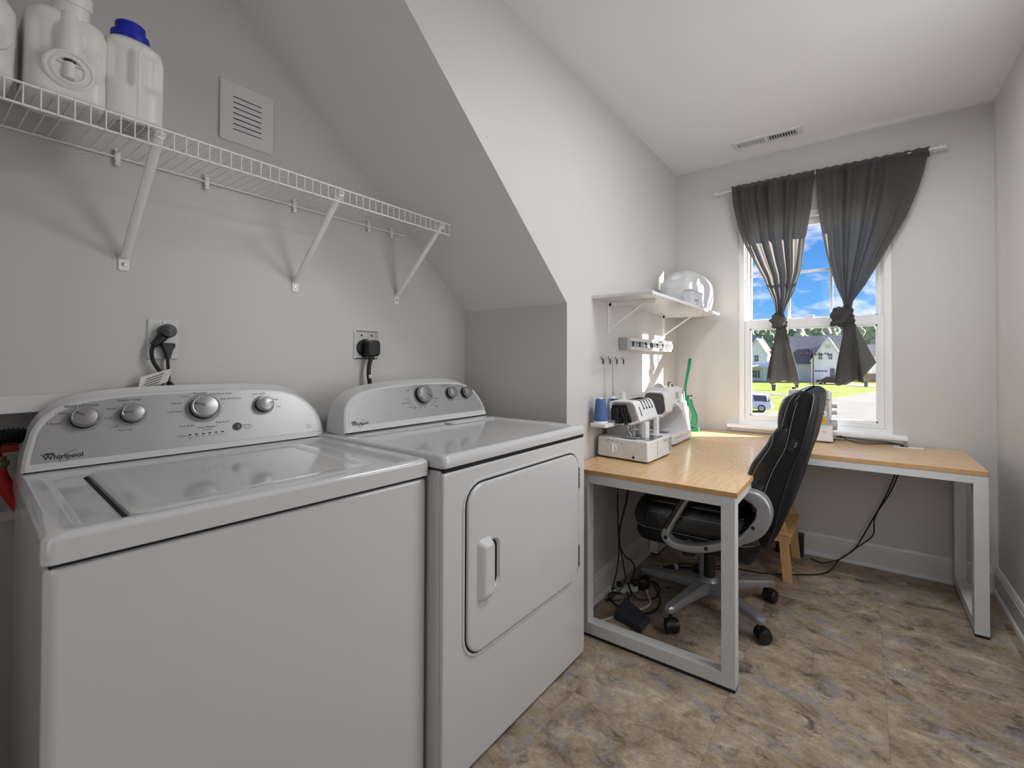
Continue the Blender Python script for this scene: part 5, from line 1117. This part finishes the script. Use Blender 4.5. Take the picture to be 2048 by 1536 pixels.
ch.p('gas_column', MB().cyl((HX + .008, HY, .13), (HX + .008, HY, .30), .0265, .0265, 24).cyl((HX + .008, HY, .29), (HX + .008, HY, .33), .020, .020, 20), BLACKP)
ch.p('column_sleeve', MB().loft([[(HX - .028 + x, HY + .03 + y, z) for x, y in ((-.018, 0), (.018, 0), (.018, .03), (-.018, .03))] for z in (.125, .26)]), GREYPL, smooth=False)
ch.p('mechanism', MB().rb(HX - .11, HX + .13, HY - .08, HY + .08, .315, .362, .006).rb(HX - .05, HX + .07, HY - .05, HY + .05, .285, .33, .01), BLACKP)
ch.p('tension_knob', MB().cyl((.400, .250, .245), (.400, .250, .33), .030, .026, 20), BLACKP)
# seat cushion: rounded front, layered sides
def cushion(x0, x1, y0, y1, z0, z1, r, cr_, nose=.0, m=None):
    L_ = []
    n_ = 14
    for i in range(n_ + 1):
        t_ = i / n_; z = z0 + (z1 - z0) * t_
        q = r * (1 - max(0, sin(pi * (.08 + .84 * t_))) ** .55)
        fx = nose * (t_ - .55)
        l = []
        for a, b in rr((x0 + x1) / 2, (y0 + y1) / 2, (x1 - x0) / 2 - q, (y1 - y0) / 2 - q, cr_, 7):
            fr_ = max(0, 1 - (a - x0) / .16)
            crown = .014 * (1 - ((b - (y0 + y1) / 2) / ((y1 - y0) / 2)) ** 2) * t_ ** 3
            l.append((a, b, z + crown - .030 * fr_ * fr_ * t_))
        L_.append(l)
    return MB().loft(L_)
ch.p('seat_base', cushion(.184, .735, .060, .554, .345, .425, .014, .095), LEATHER2, ang=60)
ch.p('seat_cushion', cushion(.172, .742, .052, .562, .378, .520, .040, .10), LEATHER, ang=60)
ch.p('seat_pad', cushion(.20, .70, .085, .530, .500, .548, .03, .10), LEATHER, ang=60)
for z, q in ((.408, .004), (.440, .0015), (.486, .006)):
    ch.p('stitching', MB().tube([(a, b, z - .030 * max(0, 1 - (a - .176) / .16) ** 2 * max(0, (z - .402) / .118)) for a, b in rr(.459, .307, .283 - q, .255 - q, .10, 8)], .0011, 5, closed=True), STITCH)
# backrest: core shell and pads lofted along the spine
spine = [((.718, .455), (.782, .405)), ((.690, .520), (.822, .478)), ((.688, .590), (.845, .555)), ((.700, .660), (.868, .635)), ((.735, .745), (.893, .735)), ((.785, .830), (.922, .825)), ((.796, .880), (.936, .885)), ((.808, .945), (.952, .955)), ((.824, 1.000), (.962, 1.010)), ((.850, 1.036), (.960, 1.042)), ((.885, 1.056), (.938, 1.056))]
def back(f0, f1, hw, r, i0=0.0, i1=None, n_=26, bulge=0.0, endq=.02, swell=0.0, yc=.307):
    """f0..f1 fraction from rear (0) to front (1) of the spine thickness"""
    i1 = len(spine) - 1 if i1 is None else i1; L_ = []
    F = catmull([Vector((p[0][0], 0, p[0][1])) for p in spine], 8); R = catmull([Vector((p[1][0], 0, p[1][1])) for p in spine], 8)
    for k in range(n_ + 1):
        t_ = k / n_; s = (i0 + (i1 - i0) * t_) * 8; j = min(int(s), len(F) - 2); q = s - j
        a = F[j].lerp(F[j + 1], q); b = R[j].lerp(R[j + 1], q); d = a - b
        e = (max(0, sin(pi * (.03 + .94 * t_)))) ** .35
        p0 = b + d * f0; p1 = b + d * (f1 + bulge * e)
        c = (p0 + p1) / 2; h = (p1 - p0).length / 2 * (.35 + .65 * e); u = d.normalized()
        w = hw * (1 - endq * (1 - e) * 6) + swell * e
        L_.append([c + u * x + Vector((0, y + yc, 0)) for x, y in rr(0, 0, h, w, min(r, h * .95), 6)])
    return MB().loft(L_)
ch.p('backrest', back(.0, .78, .248, .035, endq=.012), LEATHER2, ang=60)
ch.p('headrest_pad', back(.30, .98, .236, .05, 6.0, 10, bulge=.06, endq=.02), LEATHER, ang=60)
ch.p('upper_pad', back(.40, .90, .205, .05, 3.6, 6.25, bulge=.10, endq=.02), LEATHER, ang=60)
ch.p('side_wing', back(.35, 1.0, .030, .028, 2.6, 6.4, bulge=.16, endq=.03, yc=.092), LEATHER, ang=60)
ch.p('side_wing', back(.35, 1.0, .030, .028, 2.6, 6.4, bulge=.16, endq=.03, yc=.522), LEATHER, ang=60)
ch.p('lumbar_pad', back(.40, .98, .215, .05, 1.4, 3.9, bulge=.06, endq=.02), LEATHER, ang=60)
def seam(f, y, i0, i1, r, m, name):
    F = catmull([Vector((p[0][0], 0, p[0][1])) for p in spine], 8); R = catmull([Vector((p[1][0], 0, p[1][1])) for p in spine], 8)
    P = []
    for k in range(25):
        s = (i0 + (i1 - i0) * k / 24) * 8; j = min(int(s), len(F) - 2); q = s - j; g = f(k / 24) if callable(f) else f
        P.append(R[j].lerp(R[j + 1], q).lerp(F[j].lerp(F[j + 1], q), g) + Vector((0, y, 0)))
    ch.p(name, MB().tube(P, r, 6), m)
for y in (.0575, .5565):
    seam(.20, y, .3, 9.4, .0042, LEATHER, 'piping')
    seam(lambda t_: .60 - .02 * t_, y, 2.0, 8.2, .0008, STITCH, 'stitching')
    seam(.98, y + (.004 if y < .3 else -.004), 2.9, 6.0, .0008, STITCH, 'stitching')
    seam(.80, y + (.003 if y < .3 else -.003), 6.4, 9.2, .0008, STITCH, 'stitching')
ch.p('care_tag', MB().rb(-.010, .010, -.024, .024, 0, .0012, .0004, mp=lambda a, b, w: (.868 + a + b * .42, .0568 - w, .845 + b - a * .3)), BLACKP)
text(ch.o, 'care', Vector((.878, .0550, .848)) - Vector(ch.off), (.42, 0, 1), (-1, 0, .42), .013, STITCH)
ch.p('rear_skirt', MB().loft([[(x, y, z) for x, z in ((.595, .318), (.690, .312), (.716, .336), (.724, .385), (.716, .435), (.690, .470), (.640, .455), (.605, .40))] for y in (.125, .135, .475, .485)]), LEATHER, ang=40)
ch.p('stitching', MB().tube([(.607, .124, .398), (.66, .124, .408), (.71, .124, .398), (.722, .124, .372)], .0011, 5), STITCH)
# loop armrests
ring = [(.372, .400), (.420, .372), (.520, .380), (.620, .418), (.700, .462), (.752, .515), (.772, .565), (.764, .608), (.735, .632), (.66, .645), (.56, .645), (.500, .622), (.455, .565), (.415, .495), (.383, .440)]
for y, sgn in ((.028, 1), (.586, -1)):
    P = catmull([Vector((x, 0, z)) for x, z in ring], 6, True); n_ = len(P); L_ = []
    cen = Vector((.57, 0, .50))
    for i in range(n_):
        tn = (P[(i + 1) % n_] - P[i - 1]).normalized(); nn = Vector((-tn.z, 0, tn.x))
        rear = sstep(.66, .76, P[i].x); hw = .027 + .004 * rear; th = .0130 + .016 * rear
        if P[i].z < .45: th += .004
        L_.append([P[i] + nn * a * 1.0 + Vector((0, y + b, 0)) for a, b in rr(0, 0, th, hw, .010, 3)])
    L_.append(L_[0])
    ar = ch.p('armrest', MB().loft(L_, False, False), GREYPL, ang=50)
    pd = [(.388, .432), (.420, .488), (.460, .557), (.505, .615), (.560, .634), (.64, .634)]
    PD = catmull([Vector((x, 0, z)) for x, z in pd], 5); L_ = []
    for i in range(len(PD)):
        tn = (PD[min(i + 1, len(PD) - 1)] - PD[max(0, i - 1)]).normalized(); nn = Vector((-tn.z, 0, tn.x))
        L_.append([PD[i] + nn * (.017 + a) + Vector((0, y + b, 0)) for a, b in rr(0, 0, .0105, .031, .008, 3)])
    ch.p('arm_pad', MB().loft(L_), LEATHER, parent=ar, ang=50)
    for x, z in ((.378, .402), (.552, .393), (.742, .590), (.735, .516)):
        ch.p('bolt_cap', MB().lathe((x, y - sgn * .0290, z), (0, -sgn, 0), [(.0085, -.008), (.0085, .0015), (.006, .0022), (0, .0018)], 16), BLACKP, parent=ar)
    ch.p('arm_mount', MB().tube([(.47, y + sgn * .01, .385), (.47, y + sgn * .07, .365), (.47, y + sgn * .14, .355)], .016, 10).tube([(.60, y + sgn * .01, .415), (.60, y + sgn * .07, .375), (.58, y + sgn * .14, .355)], .016, 10), BLACKP, parent=ar)

# ================================================================ step stool
st = T('step_stool', 'birch wood step stool behind black chair under right desk wing', 'stool', (.65, .97, 0))
def slab(m, a, b, w, th, yv):
    """leg board between two (x,z) points, width w in x, thickness th in y"""
    return m.loft([[(a[0] - w / 2, y, a[1]) for y in (yv, yv + th)] + [(a[0] + w / 2, y, a[1]) for y in (yv + th, yv)], [(b[0] - w / 2, y, b[1]) for y in (yv, yv + th)] + [(b[0] + w / 2, y, b[1]) for y in (yv + th, yv)]])
for y in (.770, 1.130):
    st.p('leg', slab(MB(), (.762, 0), (.742, .238), .046, .020, y), PINE, smooth=False)
    st.p('leg', slab(MB(), (.480, 0), (.560, .490), .046, .020, y), PINE, smooth=False)
    st.p('side_rail', MB().box(.515, .745, y + .002, y + .018, .205, .240).box(.555, .70, y + .002, y + .018, .455, .492), PINE, smooth=False)
    st.p('upper_leg', slab(MB(), (.738, .252), (.690, .492), .046, .020, y), PINE, smooth=False)
    for z in (.222,): st.p('screw_cap', MB().cyl((.748, y - .0005, z), (.748, y - .003, z), .005, .005, 10), EDGE)
st.p('apron', MB().box(.752, .772, .790, 1.130, .196, .240), PINE, smooth=False)
st.p('step', MB().rb(.655, .782, .766, 1.154, .240, .258, .004, .012), PINE)
st.p('step', MB().rb(.535, .705, .766, 1.154, .492, .510, .004, .012), PINE)
bb_ = T('adapter_box', 'black box standing on floor behind step stool against baseboard', 'box', (.72, 1.185, 0))
bb_.p('body', MB().rb(.650, .800, 1.150, 1.215, .0, .125, .006, .008), BLACKP)
bb_.p('lid', MB().rb(.648, .802, 1.148, 1.217, .112, .128, .003, .008), BLACKP)

# ================================================================ cords, pedal and power strip on the floor
wc_ = T('hanging_cord', 'pair of black cords hanging from right desk wing to floor', 'cord', (1.0, 1.19, 0))
for k, (dx, r) in enumerate(((0, .0036), (.012, .0032))):
    b = .02 if k else 0
    wc_.p('cord', MB().tube([(1.283 - dx, 1.176, .700), (1.268 - dx, 1.18, .60), (1.225 - dx, 1.19, .46), (1.155 - dx * 2 + b, 1.195, .315 - b), (1.11 + b * 1.5, 1.19, .215 - b), (1.055, 1.175, .105), (.985, 1.15, .040), (.90 if k else .93, 1.12 if k else 1.0, .008), (.86 if k else .82, 1.145 if k else .90, .005), (.84 if k else .64, 1.150 if k else .80, .005)] + ([] if k else [(.45, .76, .005), (.28, .67, .012), (.215, .60, .022)]), r, 8, smooth=5), CORD)
hc_ = T('hanging_cord', 'bundle of black cords hanging from near desk wing to power strip', 'cord', (.12, .2, 0))
for pts, r in (([(.075, .14, .690), (.077, .14, .50), (.078, .142, .36), (.082, .145, .24), (.080, .13, .14), (.068, .10, .045), (.072, .095, .010), (.060, .050, .006)], .0042),
               ([(.140, .15, .690), (.128, .15, .54), (.100, .148, .40), (.083, .142, .32), (.090, .148, .24), (.112, .165, .19), (.125, .20, .165), (.135, .215, .12), (.110, .21, .04), (.08, .18, .012), (.07, .155, .018)], .0036),
               ([(.142, .152, .690), (.126, .155, .50), (.090, .15, .35), (.085, .15, .26), (.100, .160, .15), (.105, .165, .07), (.075, .12, .012), (.05, .06, .008)], .0034)):
    hc_.p('cord', MB().tube(pts, r, 8, smooth=6), CORD)
ps = T('power_strip', 'grey-green power strip lying on floor among cords', 'power strip', (.095, .19, 0))
def rot2(cx, cy, a):
    return lambda p, q, w: (cx + p * cos(a) - q * sin(a), cy + p * sin(a) + q * cos(a), w)
ma = rot2(.095, .205, radians(48))
ps.p('body', MB().rb(-.055, .055, -.021, .021, .002, .030, .004, mp=ma), mat('old_grey_plastic', S(176, 180, 170), .5))
for k in range(3): ps.p('socket', MB().rb(-.045 + k * .032, -.023 + k * .032, -.012, .012, .0298, .031, .0004, .004, mp=ma), TRIM)
ps.p('plug', MB().rb(.028, .062, -.026, .010, .03, .055, .005, mp=ma), BLACKP)
ps.p('plug', MB().rb(-.052, -.028, -.014, .014, .03, .052, .005, mp=ma), BLACKP)
ps.p('cord', MB().tube([(.06, .16, .014), (.035, .14, .010), (.032, .155, .006)], .005, 8, smooth=4), TRIM)
ps2 = T('cord_adapter', 'black and white cord adapter lying on floor beside rear chair caster', 'adapter', (.19, .53, 0))
ps2.p('body', MB().tube([(.170, .500, .016), (.195, .535, .018), (.215, .565, .018)], .014, 10), BLACKP)
ps2.p('white_plug', MB().tube([(.148, .475, .016), (.170, .500, .016)], .015, 10).tube([(.215, .562, .018), (.228, .578, .018)], .0165, 10), TRIM)
ps2.p('cord', MB().tube([(.228, .58, .016), (.28, .63, .008), (.36, .68, .005), (.44, .72, .0045)], .0045, 8, smooth=4), CORD)
wcd = single('white_cord', MB().tube([(.055, -.20, .006), (.09, -.15, .006), (.125, -.09, .005), (.16, -.02, .005), (.20, .045, .005), (.235, .10, .005), (.240, .165, .005), (.195, .235, .006), (.165, .29, .012), (.15, .325, .03)], .0045, 8, smooth=6), mat('cream_plastic', S(206, 202, 190), .5), 'cream white cord winding over floor past foot pedal', 'cord')
fc = T('floor_cord', 'tangle of black machine cords looped on floor beside chair base', 'cord', (.2, .15, 0))
for pts, r in (([(.10, .205, .045), (.14, .16, .012), (.10, .09, .006), (.055, .08, .0055), (.045, .14, .0055), (.09, .16, .008)], .0038),
               ([(.055, .085, .005), (.13, .045, .005), (.215, .035, .005), (.255, .055, .008), (.285, .105, .0055), (.275, .20, .006), (.215, .30, .008), (.175, .35, .010)], .0040),
               ([(.12, .20, .014), (.165, .165, .006), (.21, .17, .0052), (.245, .225, .006), (.235, .30, .012), (.185, .335, .022), (.15, .30, .012), (.125, .25, .010)], .0036),
               ([(.11, .18, .012), (.15, .12, .006), (.20, .05, .010), (.232, -.005, .012), (.245, -.03, .030)], .0034)):
    fc.p('cord', MB().tube(pts, r, 8, smooth=6), CORD)
pe = T('foot_pedal', 'dark blue-black sewing machine foot pedal on floor under near desk', 'pedal', (.222, -.012, 0))
PED = mat('pedal_plastic', S(56, 58, 68), .45, var=.06)
A_, B_, C_, D_ = Vector((.150, -.050, 0)), Vector((.302, -.086, 0)), Vector((.300, .010, 0)), Vector((.152, .078, 0))
mpd = lambda u, v, z: tuple(A_ * (1 - u) * (1 - v) + B_ * u * (1 - v) + C_ * u * v + D_ * (1 - u) * v + Vector((0, 0, z)))
pe.p('base', MB().loft([[mpd(u, v, z) for u, v in rr(.5, .5, .5 - q, .5 - q, .05, 4)] for z, q in ((.0, .02), (.003, .0), (.018, .0), (.020, .02))]), PED)
pe.p('treadle', MB().loft([[mpd(u, v, (.022 + .016 * (1 - u)) if top else .016) for u, v in rr(.5, .5, .49 - q, .48 - q, .05, 4)] for top, q in ((0, 0), (1, 0.0), (1, .03))] and [
    [mpd(u, v, .016) for u, v in rr(.5, .5, .49, .48, .05, 4)], [mpd(u, v, .024 + .016 * (1 - u)) for u, v in rr(.5, .5, .485, .475, .05, 4)], [mpd(u, v, .028 + .016 * (1 - u)) for u, v in rr(.5, .5, .46, .45, .05, 4)]]), PED, ang=30)
for k in range(14):
    u = .40 + k * .038
    pe.p('ridge', MB().tube([mpd(u, .12, .0285 + .016 * (1 - u)), mpd(u, .88, .0285 + .016 * (1 - u))], .0016, 5), PED)
pe.p('hinge_mark', MB().tube([mpd(.10, .25, .0285 + .016 * .9), mpd(.10, .65, .0285 + .016 * .9)], .002, 5), INK)
